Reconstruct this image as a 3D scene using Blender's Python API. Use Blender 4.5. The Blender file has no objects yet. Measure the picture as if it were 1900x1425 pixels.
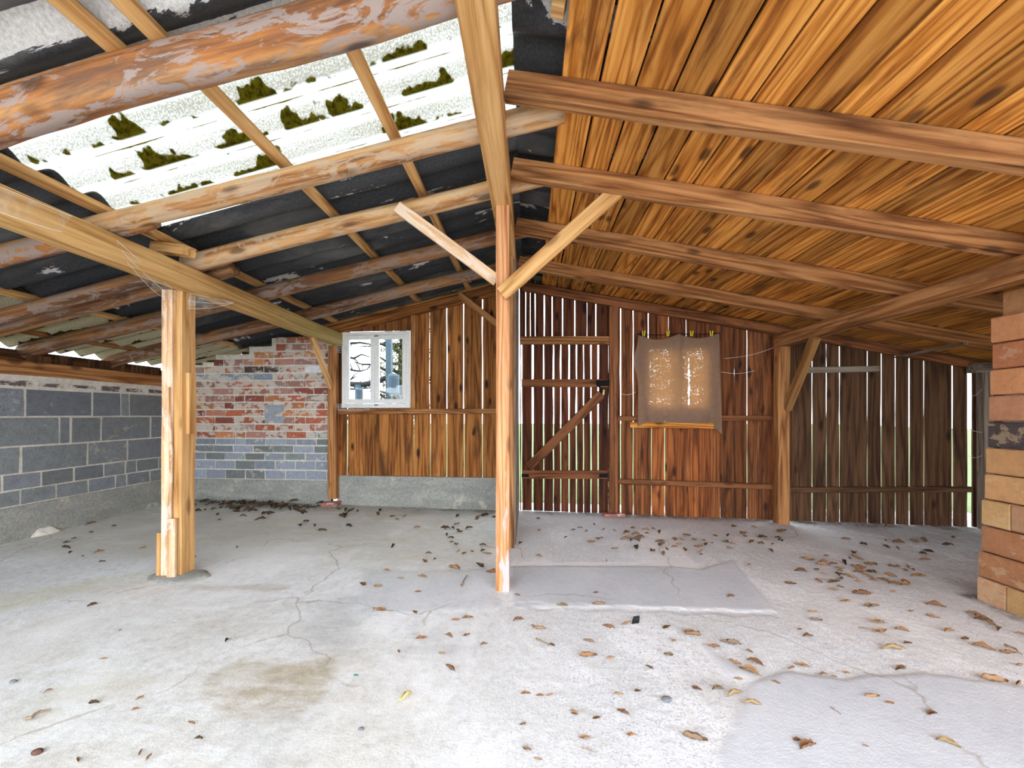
import bpy, math, random
import numpy as np
from mathutils import Vector, noise, Matrix
random.seed(11)
V = Vector
C = bpy.context.scene.collection

# ------------------------------------------------------------------ camera
F_PX = 794.0; YAW = 0.0403; HOR = 768.0
cam_d = bpy.data.cameras.new('camera'); cam = bpy.data.objects.new('camera', cam_d); C.objects.link(cam)
cam_d.sensor_width = 36.0; cam_d.lens = 36.0 * F_PX / 1900.0
cam_d.shift_y = (HOR - 712.5) / 1900.0
cam_d.clip_start = 0.02; cam_d.clip_end = 300
cam.location = (0, 0, 1.0); cam.rotation_euler = (math.pi / 2, 0, YAW)
bpy.context.scene.camera = cam
# ------------------------------------------------------------------ sky, light, exposure
sc = bpy.context.scene
w = bpy.data.worlds.new('overcast_sky'); sc.world = w; w.use_nodes = True
nt = w.node_tree; bg = nt.nodes['Background']
tc = nt.nodes.new('ShaderNodeTexCoord'); nz = nt.nodes.new('ShaderNodeTexNoise'); rp = nt.nodes.new('ShaderNodeValToRGB')
nz.inputs['Scale'].default_value = 2.0
rp.color_ramp.elements[0].color = (0.74, 0.86, 1.0, 1); rp.color_ramp.elements[1].color = (0.90, 0.95, 1.0, 1)
nt.links.new(tc.outputs['Generated'], nz.inputs['Vector']); nt.links.new(nz.outputs['Fac'], rp.inputs['Fac'])
nt.links.new(rp.outputs['Color'], bg.inputs['Color'])
bg.inputs['Strength'].default_value = 1.6
sc.view_settings.view_transform = 'Standard'; sc.view_settings.look = 'None'
sc.view_settings.gamma = 1.0; sc.view_settings.use_curve_mapping = False
sc.view_settings.exposure = 2.45
sc.cycles.max_bounces = 10; sc.cycles.diffuse_bounces = 6; sc.cycles.transparent_max_bounces = 12
sc.cycles.sample_clamp_indirect = 8.0

# ------------------------------------------------------------------ geometry of the place
FW = V((-math.sin(YAW), math.cos(YAW), 0)); RT = V((math.cos(YAW), math.sin(YAW), 0)); CAM = V((0, 0, 1.0))
K = 0.063                      # the back wall runs slightly out of square
def ray(px, py): return FW + RT * ((px - 950) / F_PX) + V((0, 0, (HOR - py) / F_PX))
def yw(x): return 4.445 - K * (x + 3.68)
WN = V((-K, -1, 0)).normalized()          # out of the back wall into the shed
def onw(px, py, off=0.0):                 # measured point on the back wall -> (x, z)
    d = ray(px, py); t = (4.445 - off - K * 3.68) / (d.y + K * d.x); p = CAM + d * t
    return p.x, p.z
def wp(x, z, off=0.0): return V((x, yw(x) - off, z))
def xw(px, off=0.0): return onw(px, 768, off)[0]
def fz(x, y=0): return 0.045 - 0.0125 * x # the floor falls slightly to one side
def onfloor(px, py):
    d = ray(px, py); p = CAM.copy()
    t = 1.0
    for _ in range(12):
        p = CAM + d * t; t = (fz(p.x) - 1.0) / d.z
    return CAM + d * t
def onx(px, py, x): d = ray(px, py); return CAM + d * (x / d.x)
def zr(x): return 2.187 - 0.202 * x       # underside of the right rafters
def zl(x): return 2.241 - 0.214 * abs(x)  # underside of the left log rafters

# ------------------------------------------------------------------ mesh builder
def n3(p, s=1.0): return noise.noise(V(p) * s)
class MB:
    def __init__(s): s.v = []; s.f = []; s.g = []; s.r = []; s.c = []
    def rings(s, rings, gcs, rnd, col=(1, 1, 1), cap=True):
        n = len(rings[0]); b = len(s.v)
        for R, G in zip(rings, gcs):
            s.v += [tuple(p) for p in R]; s.g += [tuple(p) for p in G]
            s.r += [rnd] * n; s.c += [col] * n
        for i in range(len(rings) - 1):
            for j in range(n):
                a = b + i * n + j; c = b + i * n + (j + 1) % n
                s.f.append((a, c, c + n, a + n))
        if cap:
            s.f.append(tuple(b + j for j in reversed(range(n))))
            s.f.append(tuple(b + (len(rings) - 1) * n + j for j in range(n)))
    def timber(s, p0, p1, w, h, side=None, ch=0.004, wob=0.0015, n=None, rnd=None, edge=0.0, col=(1, 1, 1), tw=None):
        """sawn timber from p0 to p1: w across SIDE, h across the other; edge = waviness of its two long edges"""
        p0 = V(p0); p1 = V(p1); d = p1 - p0; L = d.length; d.normalize()
        if side is None: side = V((0, 1, 0)) if abs(d.y) < .9 else V((1, 0, 0))
        sd = V(side); sd = (sd - d * sd.dot(d)).normalized(); up = d.cross(sd)
        if n is None: n = max(2, int(L / 0.12))
        if rnd is None: rnd = random.random()
        sx = random.uniform(0, 90); ch = min(ch, w * .3, h * .3)
        base = [(-1, -1, 1, 0), (-1, -1, 0, 1), (-1, 1, 0, -1), (-1, 1, 1, 0), (1, 1, -1, 0), (1, 1, 0, -1), (1, -1, 0, 1), (1, -1, -1, 0)]
        R = []; G = []
        for i in range(n + 1):
            t = i / n; al = L * t; o = p0.lerp(p1, t)
            o = o + sd * (n3((al * 1.1 + sx, 1, 0)) * wob * 2) + up * (n3((al * 1.1 + sx, 5, 0)) * wob * 2)
            wl = edge * n3((al * 3 + sx, 9, 0)) * 2; wr = edge * n3((al * 3 + sx, 17, 3)) * 2
            ww = w if tw is None else w + (tw - w) * t
            r = []; g = []
            for (a, b, c, e) in base:
                x = a * ww / 2 + c * ch + (wl if a < 0 else wr); y = b * h / 2 + e * ch
                r.append(o + sd * x + up * y); g.append((al, x, y))
            R.append(r); G.append(g)
        s.rings(R, G, rnd, col); return s
    def log(s, p0, p1, r0, r1, rnd=None, seg=16, bow=0.01, lump=0.08):
        p0 = V(p0); p1 = V(p1); d = p1 - p0; L = d.length; d.normalize()
        sd = V((0, 1, 0)); sd = (sd - d * sd.dot(d)).normalized(); up = d.cross(sd)
        if rnd is None: rnd = random.random()
        sx = random.uniform(0, 90); n = int(L / 0.04); R = []; G = []
        for i in range(n + 1):
            t = i / n; al = L * t; rr = r0 + (r1 - r0) * t
            o = p0.lerp(p1, t) + sd * (n3((al * .9 + sx, 1, 0)) * bow * 2) + up * (n3((al * .9 + sx, 7, 0)) * bow)
            r = []; g = []
            for j in range(seg):
                a = j / seg * 2 * math.pi; ca = math.cos(a); sa = math.sin(a)
                k = rr * (1 + lump * n3((al * 2.2 + sx, ca * 1.2, sa * 1.2)) + lump * .5 * n3((al * 9 + sx, ca * 2.4, sa * 2.4)))
                if i in (0, n): k *= .92
                r.append(o + sd * ca * k + up * sa * k); g.append((al, ca * rr, sa * rr))
            R.append(r); G.append(g)
        s.rings(R, G, rnd); return s
    def tube(s, pts, r, seg=6, rnd=0.5):
        pts = [V(p) for p in pts]; R = []; G = []; al = 0
        for i, p in enumerate(pts):
            d = (pts[min(i + 1, len(pts) - 1)] - pts[max(i - 1, 0)]).normalized()
            sd = d.cross(V((0, 0, 1)) if abs(d.z) < .9 else V((1, 0, 0))).normalized(); up = d.cross(sd)
            rr = r[i] if isinstance(r, (list, tuple)) else r
            R.append([p + (sd * math.cos(a) + up * math.sin(a)) * rr for a in [j / seg * 2 * math.pi for j in range(seg)]])
            G.append([(al, math.cos(j), math.sin(j)) for j in range(seg)]); al += .1
        s.rings(R, G, rnd); return s
    def box(s, o, ex, ey, ez, rnd=None, col=(1, 1, 1), jit=0.0, ch=0.0):
        """box: corner o and three edge vectors"""
        if rnd is None: rnd = random.random()
        o = V(o); ex = V(ex); ey = V(ey); ez = V(ez); b = len(s.v)
        for i in (0, 1):
            for j in (0, 1):
                for k in (0, 1):
                    p = o + ex * i + ey * j + ez * k + V([random.uniform(-jit, jit) for _ in range(3)])
                    s.v.append(tuple(p)); s.g.append((i * ex.length, j * ey.length, k * ez.length)); s.r.append(rnd); s.c.append(col)
        fs = [(0, 1, 3, 2), (4, 6, 7, 5), (0, 4, 5, 1), (2, 3, 7, 6), (0, 2, 6, 4), (1, 5, 7, 3)]
        if ex.cross(ey).dot(ez) < 0: fs = [tuple(reversed(q)) for q in fs]
        s.f += [tuple(b + q for q in f) for f in fs]; return s
    def quadgrid(s, P, G, rnd=0.5, col=(1, 1, 1)):
        b = len(s.v); nr = len(P); nc = len(P[0])
        for r, g in zip(P, G):
            s.v += [tuple(p) for p in r]; s.g += [tuple(p) for p in g]; s.r += [rnd] * nc; s.c += [col] * nc
        for i in range(nr - 1):
            for j in range(nc - 1):
                a = b + i * nc + j; s.f.append((a, a + 1, a + nc + 1, a + nc))
        return s
    def build(s, name, mat, parent=None, smooth=False, origin=None):
        me = bpy.data.meshes.new(name)
        vs = s.v
        if origin is not None: ov = V(origin); vs = [(p[0] - ov.x, p[1] - ov.y, p[2] - ov.z) for p in s.v]
        me.from_pydata(vs, [], s.f); me.update()
        a = me.attributes.new('gc', 'FLOAT_VECTOR', 'POINT'); a.data.foreach_set('vector', np.array(s.g, 'f').ravel())
        a = me.attributes.new('rnd', 'FLOAT', 'POINT'); a.data.foreach_set('value', np.array(s.r, 'f'))
        a = me.attributes.new('tint', 'FLOAT_COLOR', 'POINT'); a.data.foreach_set('color', np.array([(*c, 1) for c in s.c], 'f').ravel())
        if smooth: me.polygons.foreach_set('use_smooth', [True] * len(me.polygons))
        me.materials.append(mat)
        o = bpy.data.objects.new(name, me); C.objects.link(o)
        if origin is not None and parent is None: o.location = origin
        if parent: o.parent = parent
        return o
def tag(o, label, cat, group=None, kind=None):
    o['label'] = label; o['category'] = cat
    if group: o['group'] = group
    if kind: o['kind'] = kind
    return o
def struct(o): o['kind'] = 'structure'; return o
def empty(name, loc=(0, 0, 0)):
    o = bpy.data.objects.new(name, None); C.objects.link(o); o.location = loc; o.empty_display_size = .1
    return o
def part(mb, name, mat, root, smooth=False, label=None):   # world-space geometry under a root Empty
    loc = root.matrix_basis.translation if root.parent is None else V((0, 0, 0))
    o = mb.build(name, mat, root, smooth, origin=loc if root.type == 'EMPTY' else None)
    if root.type == 'EMPTY': pass
    if label: o['label'] = label
    return o

# ------------------------------------------------------------------ materials
class NT:
    def __init__(s, name):
        s.m = bpy.data.materials.new(name); s.m.use_nodes = True; s.t = s.m.node_tree; s.N = s.t.nodes
        s.b = s.N['Principled BSDF']; s.out = s.N['Material Output']
    def n(s, typ, **kw):
        x = s.N.new('ShaderNode' + typ)
        for k, v in kw.items():
            if k.startswith('i_'): x.inputs[k[2:].replace('_', ' ')].default_value = v
            else: setattr(x, k, v)
        return x
    def l(s, a, b): s.t.links.new(a, b)
    def attr(s, name): return s.n('Attribute', attribute_name=name)
    def mul(s, vec, v):
        x = s.n('VectorMath', operation='MULTIPLY'); s.l(vec, x.inputs[0]); x.inputs[1].default_value = v; return x.outputs[0]
    def addv(s, a, b):
        x = s.n('VectorMath', operation='ADD'); s.l(a, x.inputs[0]); s.l(b, x.inputs[1]); return x.outputs[0]
    def noise(s, vec, scale=1.0, detail=3, rough=.55, dist=0.0):
        x = s.n('TexNoise'); x.inputs['Scale'].default_value = scale; x.inputs['Detail'].default_value = detail
        x.inputs['Roughness'].default_value = rough; x.inputs['Distortion'].default_value = dist; s.l(vec, x.inputs['Vector']); return x.outputs['Fac']
    def m2(s, op, a, b=None, clamp=False):
        x = s.n('Math', operation=op, use_clamp=clamp)
        for i, q in enumerate((a, b)):
            if q is None: continue
            if isinstance(q, (int, float)): x.inputs[i].default_value = q
            else: s.l(q, x.inputs[i])
        return x.outputs[0]
    def step(s, v, a, b, lo=0.0, hi=1.0):
        x = s.n('MapRange', interpolation_type='SMOOTHSTEP'); s.l(v, x.inputs['Value'])
        x.inputs['From Min'].default_value = a; x.inputs['From Max'].default_value = b
        x.inputs['To Min'].default_value = lo; x.inputs['To Max'].default_value = hi; return x.outputs['Result']
    def mix(s, f, a, b, mode='MIX'):
        x = s.n('Mix', data_type='RGBA', blend_type=mode, clamp_result=False)
        if isinstance(f, (int, float)): x.inputs[0].default_value = f
        else: s.l(f, x.inputs[0])
        for i, q in ((6, a), (7, b)):
            if isinstance(q, tuple): x.inputs[i].default_value = (*q[:3], 1)
            else: s.l(q, x.inputs[i])
        return x.outputs[2]
    def ramp(s, v, stops):
        x = s.n('ValToRGB'); s.l(v, x.inputs['Fac']); e = x.color_ramp.elements
        while len(e) < len(stops): e.new(.5)
        for q, (p, c) in zip(e, stops): q.position = p; q.color = (*c, 1)
        return x.outputs['Color']
    def bump(s, h, strength=.4, dist=.004):
        x = s.n('Bump'); x.inputs['Strength'].default_value = strength; x.inputs['Distance'].default_value = dist
        s.l(h, x.inputs['Height']); s.l(x.outputs['Normal'], s.b.inputs['Normal'])
    def fin(s, col, rough=.8, spec=.25):
        if isinstance(col, tuple): s.b.inputs['Base Color'].default_value = (*col, 1)
        else: s.l(col, s.b.inputs['Base Color'])
        s.b.inputs['Roughness'].default_value = rough; s.b.inputs['Specular IOR Level'].default_value = spec
        return s.m

def wood(name, light, mid, dark, knot=(.03, .012, .006), stain=.45, stain_col=None, ring=26, knots=.5, vary=.35, pale=None, fine=1.0):
    N = NT(name); g = N.attr('gc').outputs['Vector']; r = N.attr('rnd').outputs['Fac']
    off = N.n('CombineXYZ'); N.l(N.m2('MULTIPLY', r, 61.0), off.inputs[0]); N.l(N.m2('MULTIPLY', r, 37.0), off.inputs[1]); N.l(N.m2('MULTIPLY', r, 13.0), off.inputs[2])
    gg = N.addv(g, off.outputs[0])
    n1 = N.noise(N.mul(gg, (.42, 9, 9)), 1, 2, .45, .15)
    rings = N.m2('ABSOLUTE', N.m2('SINE', N.m2('MULTIPLY', n1, float(ring))))
    fine_n = N.noise(N.mul(gg, (4, 120, 120)), 1, 3, .7)
    med = N.noise(N.mul(gg, (1.4, 32, 32)), 1, 4, .65)
    v = N.m2('ADD', N.m2('MULTIPLY', rings, .24), N.m2('ADD', N.m2('MULTIPLY', fine_n, .34 * fine), N.m2('MULTIPLY', med, .52)))
    col = N.ramp(v, [(.37, dark), (.54, mid), (.72, light)])
    big = N.noise(N.mul(gg, (1.5, 10, 10)), 1, 5, .66, .4)
    sc_ = stain_col or tuple(c * .33 for c in dark)
    col = N.mix(N.m2('MULTIPLY', N.step(big, .50, .68), stain), col, sc_)
    if pale:
        pn = N.noise(N.mul(gg, (5.5, 19, 19)), 1, 6, .7, .9)
        col = N.mix(N.m2('MULTIPLY', N.step(pn, .49, .55), pale[3]), col, pale[:3])
    vo = N.n('TexVoronoi'); N.l(N.mul(gg, (3.6, 9, 9)), vo.inputs['Vector']); vo.inputs['Scale'].default_value = 1.0
    kn = N.m2('MULTIPLY', N.step(vo.outputs['Distance'], .10, .25, 1, 0), N.step(N.noise(N.mul(gg, (2, 5, 5)), 1, 1), .40, .47))
    col = N.mix(N.m2('MULTIPLY', kn, knots), col, knot)
    # every plank has its own depth of colour
    br = N.m2('ADD', N.m2('MULTIPLY', r, vary * 2), 1.0 - vary)
    cc = N.n('CombineColor'); 
    for i in range(3): N.l(br, cc.inputs[i])
    col = N.mix(1.0, col, cc.outputs[0], 'MULTIPLY')
    tn = N.attr('tint').outputs['Color']; col = N.mix(1.0, col, tn, 'MULTIPLY')
    N.bump(N.m2('ADD', v, N.m2('MULTIPLY', kn, -.3)), .5, .003)
    return N.fin(col, .78, .2)

M = {}
M['ceil'] = wood('orange_pine', (.66, .295, .065), (.42, .15, .022), (.20, .056, .007), stain=.7, stain_col=(.09, .025, .005), knots=.8, vary=.30, ring=30)
M['rafter'] = wood('brown_sawn_pine', (.47, .225, .085), (.29, .118, .038), (.13, .045, .014), stain=.5, vary=.12, knots=.7)
M['tan'] = wood('tan_pine', (.66, .39, .16), (.50, .255, .085), (.30, .13, .04), stain=.35, stain_col=(.22, .10, .03), vary=.10, knots=.5)
M['post'] = wood('pale_rough_pine', (.74, .50, .31), (.60, .36, .19), (.38, .18, .08), stain=.35, stain_col=(.42, .27, .17), vary=.10, knots=.35, pale=(.70, .60, .50, .6))
M['cpost'] = wood('whitewashed_pine', (.64, .33, .16), (.48, .21, .085), (.30, .11, .04), stain=.2, vary=.05, knots=.5)
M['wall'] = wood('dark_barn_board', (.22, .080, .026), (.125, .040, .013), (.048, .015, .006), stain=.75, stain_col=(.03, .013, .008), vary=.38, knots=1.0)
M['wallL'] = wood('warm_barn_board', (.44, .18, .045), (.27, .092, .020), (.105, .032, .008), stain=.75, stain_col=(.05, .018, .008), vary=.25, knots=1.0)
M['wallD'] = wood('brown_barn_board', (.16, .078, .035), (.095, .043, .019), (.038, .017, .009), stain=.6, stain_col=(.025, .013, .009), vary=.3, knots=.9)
M['grey'] = wood('grey_weathered_wood', (.32, .26, .20), (.21, .16, .115), (.10, .07, .05), stain=.5, vary=.1, knots=.5)
M['frame'] = wood('dark_red_brown_timber', (.29, .115, .045), (.185, .066, .024), (.08, .027, .010), stain=.5, vary=.15, knots=.6)
M['logO'] = wood('barked_log', (.52, .27, .11), (.40, .155, .045), (.15, .065, .035), stain=.8, stain_col=(.12, .075, .055), vary=.10, knots=.7, pale=(.33, .26, .23, .9), ring=10)
M['logL'] = wood('peeled_log', (.62, .38, .18), (.46, .23, .09), (.21, .09, .035), stain=.5, stain_col=(.14, .07, .035), vary=.06, knots=.7, pale=(.50, .40, .29, .55), ring=14)
M['logD'] = wood('dark_log', (.34, .17, .07), (.20, .085, .032), (.075, .036, .02), stain=.6, stain_col=(.06, .04, .03), vary=.15, knots=.6, pale=(.24, .18, .15, .75), ring=12)
M['mossy'] = wood('mossy_beam', (.66, .40, .16), (.50, .27, .09), (.30, .15, .045), stain=.3, stain_col=(.30, .20, .06), vary=.03, knots=.6)
def add_moss_band(mat, x0, x1, col, lo=.0):
    """green algae on the damp end of the beam"""
    N = mat.node_tree.nodes; L = mat.node_tree.links; b = N['Principled BSDF']; src = b.inputs['Base Color'].links[0].from_socket
    at = N.new('ShaderNodeAttribute'); at.attribute_name = 'gc'; sp = N.new('ShaderNodeSeparateXYZ'); L.new(at.outputs['Vector'], sp.inputs[0])
    mr = N.new('ShaderNodeMapRange'); L.new(sp.outputs[0], mr.inputs['Value']); mr.inputs['From Min'].default_value = x0; mr.inputs['From Max'].default_value = x1
    nz = N.new('ShaderNodeTexNoise'); nz.inputs['Scale'].default_value = 9; L.new(at.outputs['Vector'], nz.inputs['Vector'])
    ml = N.new('ShaderNodeMath'); ml.operation = 'MULTIPLY'; L.new(mr.outputs[0], ml.inputs[0]); L.new(nz.outputs['Fac'], ml.inputs[1])
    m2 = N.new('ShaderNodeMath'); m2.operation = 'MULTIPLY'; m2.use_clamp = True; L.new(ml.outputs[0], m2.inputs[0]); m2.inputs[1].default_value = 1.7
    mx = N.new('ShaderNodeMix'); mx.data_type = 'RGBA'; L.new(m2.outputs[0], mx.inputs[0]); L.new(src, mx.inputs[6]); mx.inputs[7].default_value = (*col, 1)
    L.new(mx.outputs[2], b.inputs['Base Color'])
add_moss_band(M['mossy'], 3.3, 5.2, (.36, .31, .10))
def add_paint_low(mat, zmax, col):
    """old whitewash left on the foot of the post"""
    N = mat.node_tree.nodes; L = mat.node_tree.links; b = N['Principled BSDF']; src = b.inputs['Base Color'].links[0].from_socket
    at = N.new('ShaderNodeAttribute'); at.attribute_name = 'gc'; sp = N.new('ShaderNodeSeparateXYZ'); L.new(at.outputs['Vector'], sp.inputs[0])
    mr = N.new('ShaderNodeMapRange'); L.new(sp.outputs[0], mr.inputs['Value']); mr.inputs['From Min'].default_value = 0; mr.inputs['From Max'].default_value = zmax
    mr.inputs['To Min'].default_value = .10; mr.inputs['To Max'].default_value = -.20
    vm = N.new('ShaderNodeVectorMath'); vm.operation = 'MULTIPLY'; L.new(at.outputs['Vector'], vm.inputs[0]); vm.inputs[1].default_value = (5, 26, 26)
    nz = N.new('ShaderNodeTexNoise'); nz.inputs['Detail'].default_value = 4; nz.inputs['Scale'].default_value = 1; L.new(vm.outputs[0], nz.inputs['Vector'])
    ad = N.new('ShaderNodeMath'); ad.operation = 'ADD'; L.new(mr.outputs[0], ad.inputs[0]); L.new(nz.outputs['Fac'], ad.inputs[1])
    st = N.new('ShaderNodeMapRange'); L.new(ad.outputs[0], st.inputs['Value']); st.inputs['From Min'].default_value = .53; st.inputs['From Max'].default_value = .6
    mx = N.new('ShaderNodeMix'); mx.data_type = 'RGBA'; L.new(st.outputs[0], mx.inputs[0]); L.new(src, mx.inputs[6]); mx.inputs[7].default_value = (*col, 1)
    L.new(mx.outputs[2], b.inputs['Base Color'])
add_paint_low(M['cpost'], .85, (.46, .40, .38))

def flat(name, col, rough=.7, spec=.3, nscale=30, var=.25, metal=0):
    N = NT(name); t = N.n('TexCoord').outputs['Object']
    n = N.noise(t, nscale, 4, .6)
    c = N.ramp(n, [(.25, tuple(x * (1 - var) for x in col)), (.75, tuple(min(1, x * (1 + var * .5)) for x in col))])
    N.bump(n, .2, .002); N.b.inputs['Metallic'].default_value = metal
    return N.fin(c, rough, spec)
M['paint'] = flat('old_white_paint', (.82, .80, .76), .5, .3, 60, .16)
M['iron'] = flat('dark_iron', (.012, .012, .014), .85, .1, 40, .4)
M['rust'] = flat('rusty_iron', (.12, .06, .04), .8, .2, 50, .5)
M['yellow'] = flat('yellow_plastic', (.75, .65, .03), .4, .5, 20, .1)
M['plastic'] = flat('black_plastic', (.015, .02, .025), .35, .6, 20, .2)
M['green_plastic'] = flat('green_plastic', (.05, .30, .22), .5, .4, 20, .2)
M['twig'] = flat('twig_bark', (.30, .22, .15), .9, .1, 60, .4)
M['stone'] = flat('grey_pebble', (.20, .20, .21), .9, .2, 40, .3)
M['web'] = flat('cobweb_silk', (.85, .84, .82), .9, .1, 20, .1)
N = NT('cobweb_film'); t = N.n('TexCoord').outputs['Object']; n = N.noise(t, 14, 6, .75)
tr = N.n('BsdfTransparent'); mx = N.n('MixShader'); N.l(N.step(n, .42, .72, .02, .30), mx.inputs[0]); N.l(tr.outputs[0], mx.inputs[1]); N.l(N.b.outputs[0], mx.inputs[2])
N.l(mx.outputs[0], N.out.inputs['Surface']); M['film'] = N.fin((.85, .84, .80), .9, .1)
N = NT('window_glass'); gl = N.n('BsdfGlossy'); gl.inputs['Roughness'].default_value = .03; tr = N.n('BsdfTransparent'); tr.inputs['Color'].default_value = (.95, .97, .98, 1)
fr = N.n('Fresnel'); fr.inputs['IOR'].default_value = 1.45; mx = N.n('MixShader'); N.l(fr.outputs[0], mx.inputs[0]); N.l(tr.outputs[0], mx.inputs[1]); N.l(gl.outputs[0], mx.inputs[2])
N.l(mx.outputs[0], N.out.inputs['Surface']); M['glass'] = N.m

def masonry(name, mortar, smear=.5, spots=.5, bscale=26):
    N = NT(name); t = N.n('TexCoord').outputs['Object']; tint = N.attr('tint').outputs['Color']; r = N.attr('rnd').outputs['Fac']
    n1 = N.noise(t, bscale, 5, .7); n2 = N.noise(t, 150, 3, .7)
    c = N.mix(N.m2('MULTIPLY', N.step(n1, .35, .7), .35), tint, N.mix(1.0, tint, (.45, .42, .45), 'MULTIPLY'))
    c = N.mix(N.m2('MULTIPLY', N.step(n2, .58, .66), spots), c, N.mix(1.0, tint, (.22, .22, .24), 'MULTIPLY'))
    c = N.mix(N.m2('MULTIPLY', N.step(n2, .42, .34), spots * .5), c, N.mix(1.0, tint, (1.5, 1.45, 1.4), 'MULTIPLY'))
    sm = N.m2('ADD', N.noise(N.mul(t, (1, 1, 1.5)), 11, 5, .7, .4), N.m2('MULTIPLY', r, .16))
    c = N.mix(N.m2('MULTIPLY', N.step(sm, .70 - .12 * smear, .74 - .12 * smear), smear), c, mortar)
    N.bump(N.m2('ADD', n1, n2), .5, .004)
    return N.fin(c, .9, .15)
M['brick'] = masonry('old_red_brick', (.62, .55, .46), .85, .25)
M['block'] = masonry('grey_clinker_block', (.60, .54, .45), .32, .9, 16)
M['orangebrick'] = masonry('orange_clay_brick', (.62, .45, .27), .35, .3, 20)
N = NT('lime_mortar'); t = N.n('TexCoord').outputs['Object']; n = N.noise(t, 30, 6, .7); n2 = N.noise(t, 4, 4, .6)
c = N.mix(N.step(n2, .35, .7), N.ramp(n, [(.3, (.56, .51, .42)), (.7, (.80, .75, .66))]), N.ramp(n, [(.3, (.50, .45, .38)), (.7, (.74, .68, .59))]))
N.bump(n, .8, .006); M['mortar'] = N.fin(c, .95, .1)
N = NT('plinth_concrete'); t = N.n('TexCoord').outputs['Object']; n = N.noise(t, 45, 6, .75); n2 = N.noise(N.mul(t, (1, 1, 3)), 3, 5, .6)
c = N.mix(N.step(n2, .35, .65), N.ramp(n, [(.3, (.24, .235, .21)), (.7, (.48, .46, .41))]), N.ramp(n, [(.3, (.20, .20, .185)), (.7, (.37, .36, .32))]))
n3_ = N.noise(t, 2.3, 5, .7); c = N.mix(N.m2('MULTIPLY', N.step(n3_, .6, .68), .5), c, (.70, .62, .48))
N.bump(n, .7, .005); M['plinth'] = N.fin(c, .92, .15)

# dark bitumen-cement corrugated sheet with pale blooms; gc=(x, depth, phase), rnd = how much bloom
N = NT('dark_corrugated_sheet'); g = N.attr('gc').outputs['Vector']; r = N.attr('rnd').outputs['Fac']
sp = N.n('SeparateXYZ'); N.l(g, sp.inputs[0]); n = N.noise(N.mul(g, (1, 1, 0)), 90, 4, .7); pt = N.noise(N.mul(g, (1.6, 5.5, 0)), 1.0, 7, .68, .5)
base = N.ramp(n, [(.3, (.018, .019, .023)), (.75, (.060, .060, .062))])
pale = N.ramp(n, [(.3, (.36, .34, .32)), (.7, (.66, .63, .60))])
mid = N.noise(N.mul(g, (1.1, 3.5, 0)), 1, 5, .6, .3)
base = N.mix(N.m2('MULTIPLY', N.step(mid, .5, .72), .8), base, (.15, .145, .135))
mask = N.m2('ADD', N.m2('SUBTRACT', N.m2('ADD', pt, N.m2('MULTIPLY', r, .42)), .66), N.m2('MULTIPLY', N.m2('SUBTRACT', .25, sp.outputs[2]), N.m2('MULTIPLY', r, .9)))
c = N.mix(N.step(mask, -.006, .012), base, pale)
N.bump(n, .3, .002); M['sheet'] = N.fin(c, .65, .3)

def fibreglass(name, tintc, grit, mossamt, moss_col):
    N = NT(name); g = N.attr('gc').outputs['Vector']; sp = N.n('SeparateXYZ'); N.l(g, sp.inputs[0])
    n = N.noise(N.mul(g, (1, 1, 0)), 150, 3, .8)
    band = N.noise(N.mul(g, (1.3, 9, 0)), 1, 4, .65)
    ph = sp.outputs[2]
    # grit gathers on the upper flank of each wave
    gm = N.m2('MULTIPLY', N.m2('MULTIPLY', N.step(ph, .10, .22), N.step(ph, .5, .42)), N.step(N.m2('ADD', n, N.m2('MULTIPLY', band, .25)), .58, .68))
    c = N.mix(N.m2('MULTIPLY', gm, grit), tintc, (.30, .27, .22))
    mn = N.noise(N.mul(g, (5.5, 4, 0)), 1, 3, .6); me_ = N.noise(N.mul(g, (45, 45, 0)), 1, 3, .7)
    hgt = N.m2('ADD', N.m2('MULTIPLY', N.step(mn, .50, .72), .34), N.m2('MULTIPLY', me_, .16))
    edge = N.m2('SUBTRACT', ph, N.m2('SUBTRACT', .50, N.m2('MULTIPLY', hgt, mossamt)))
    mk = N.m2('MULTIPLY', N.m2('MULTIPLY', N.step(edge, -.01, .03), N.step(ph, .56, .50)), N.step(mn, .50, .52))
    mc = N.mix(N.step(me_, .4, .65), moss_col, tuple(x * .35 for x in moss_col))
    c = N.mix(mk, c, mc)
    sp_n = N.n('TexVoronoi'); sp_n.inputs['Scale'].default_value = 13; N.l(N.mul(g, (1, 1, 0)), sp_n.inputs['Vector'])
    spk = N.m2('MULTIPLY', N.step(sp_n.outputs['Distance'], .05, .14, 1, 0), N.step(N.noise(N.mul(g, (6, 6, 0)), 1, 1), .52, .56))
    c = N.mix(N.m2('MULTIPLY', spk, .9), c, (.08, .07, .03))
    tl = N.n('BsdfTranslucent'); N.l(c, tl.inputs['Color']); df = N.n('BsdfDiffuse'); N.l(c, df.inputs['Color'])
    mx = N.n('MixShader'); mx.inputs[0].default_value = .30; N.l(tl.outputs[0], mx.inputs[1]); N.l(df.outputs[0], mx.inputs[2])
    N.l(mx.outputs[0], N.out.inputs['Surface']); return N.m
M['fibre'] = fibreglass('translucent_fibreglass', (.60, .61, .58), .80, 1.0, (.13, .11, .012))
M['fibre2'] = fibreglass('yellowed_fibreglass', (.17, .15, .105), .8, .5, (.06, .05, .02))

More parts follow.
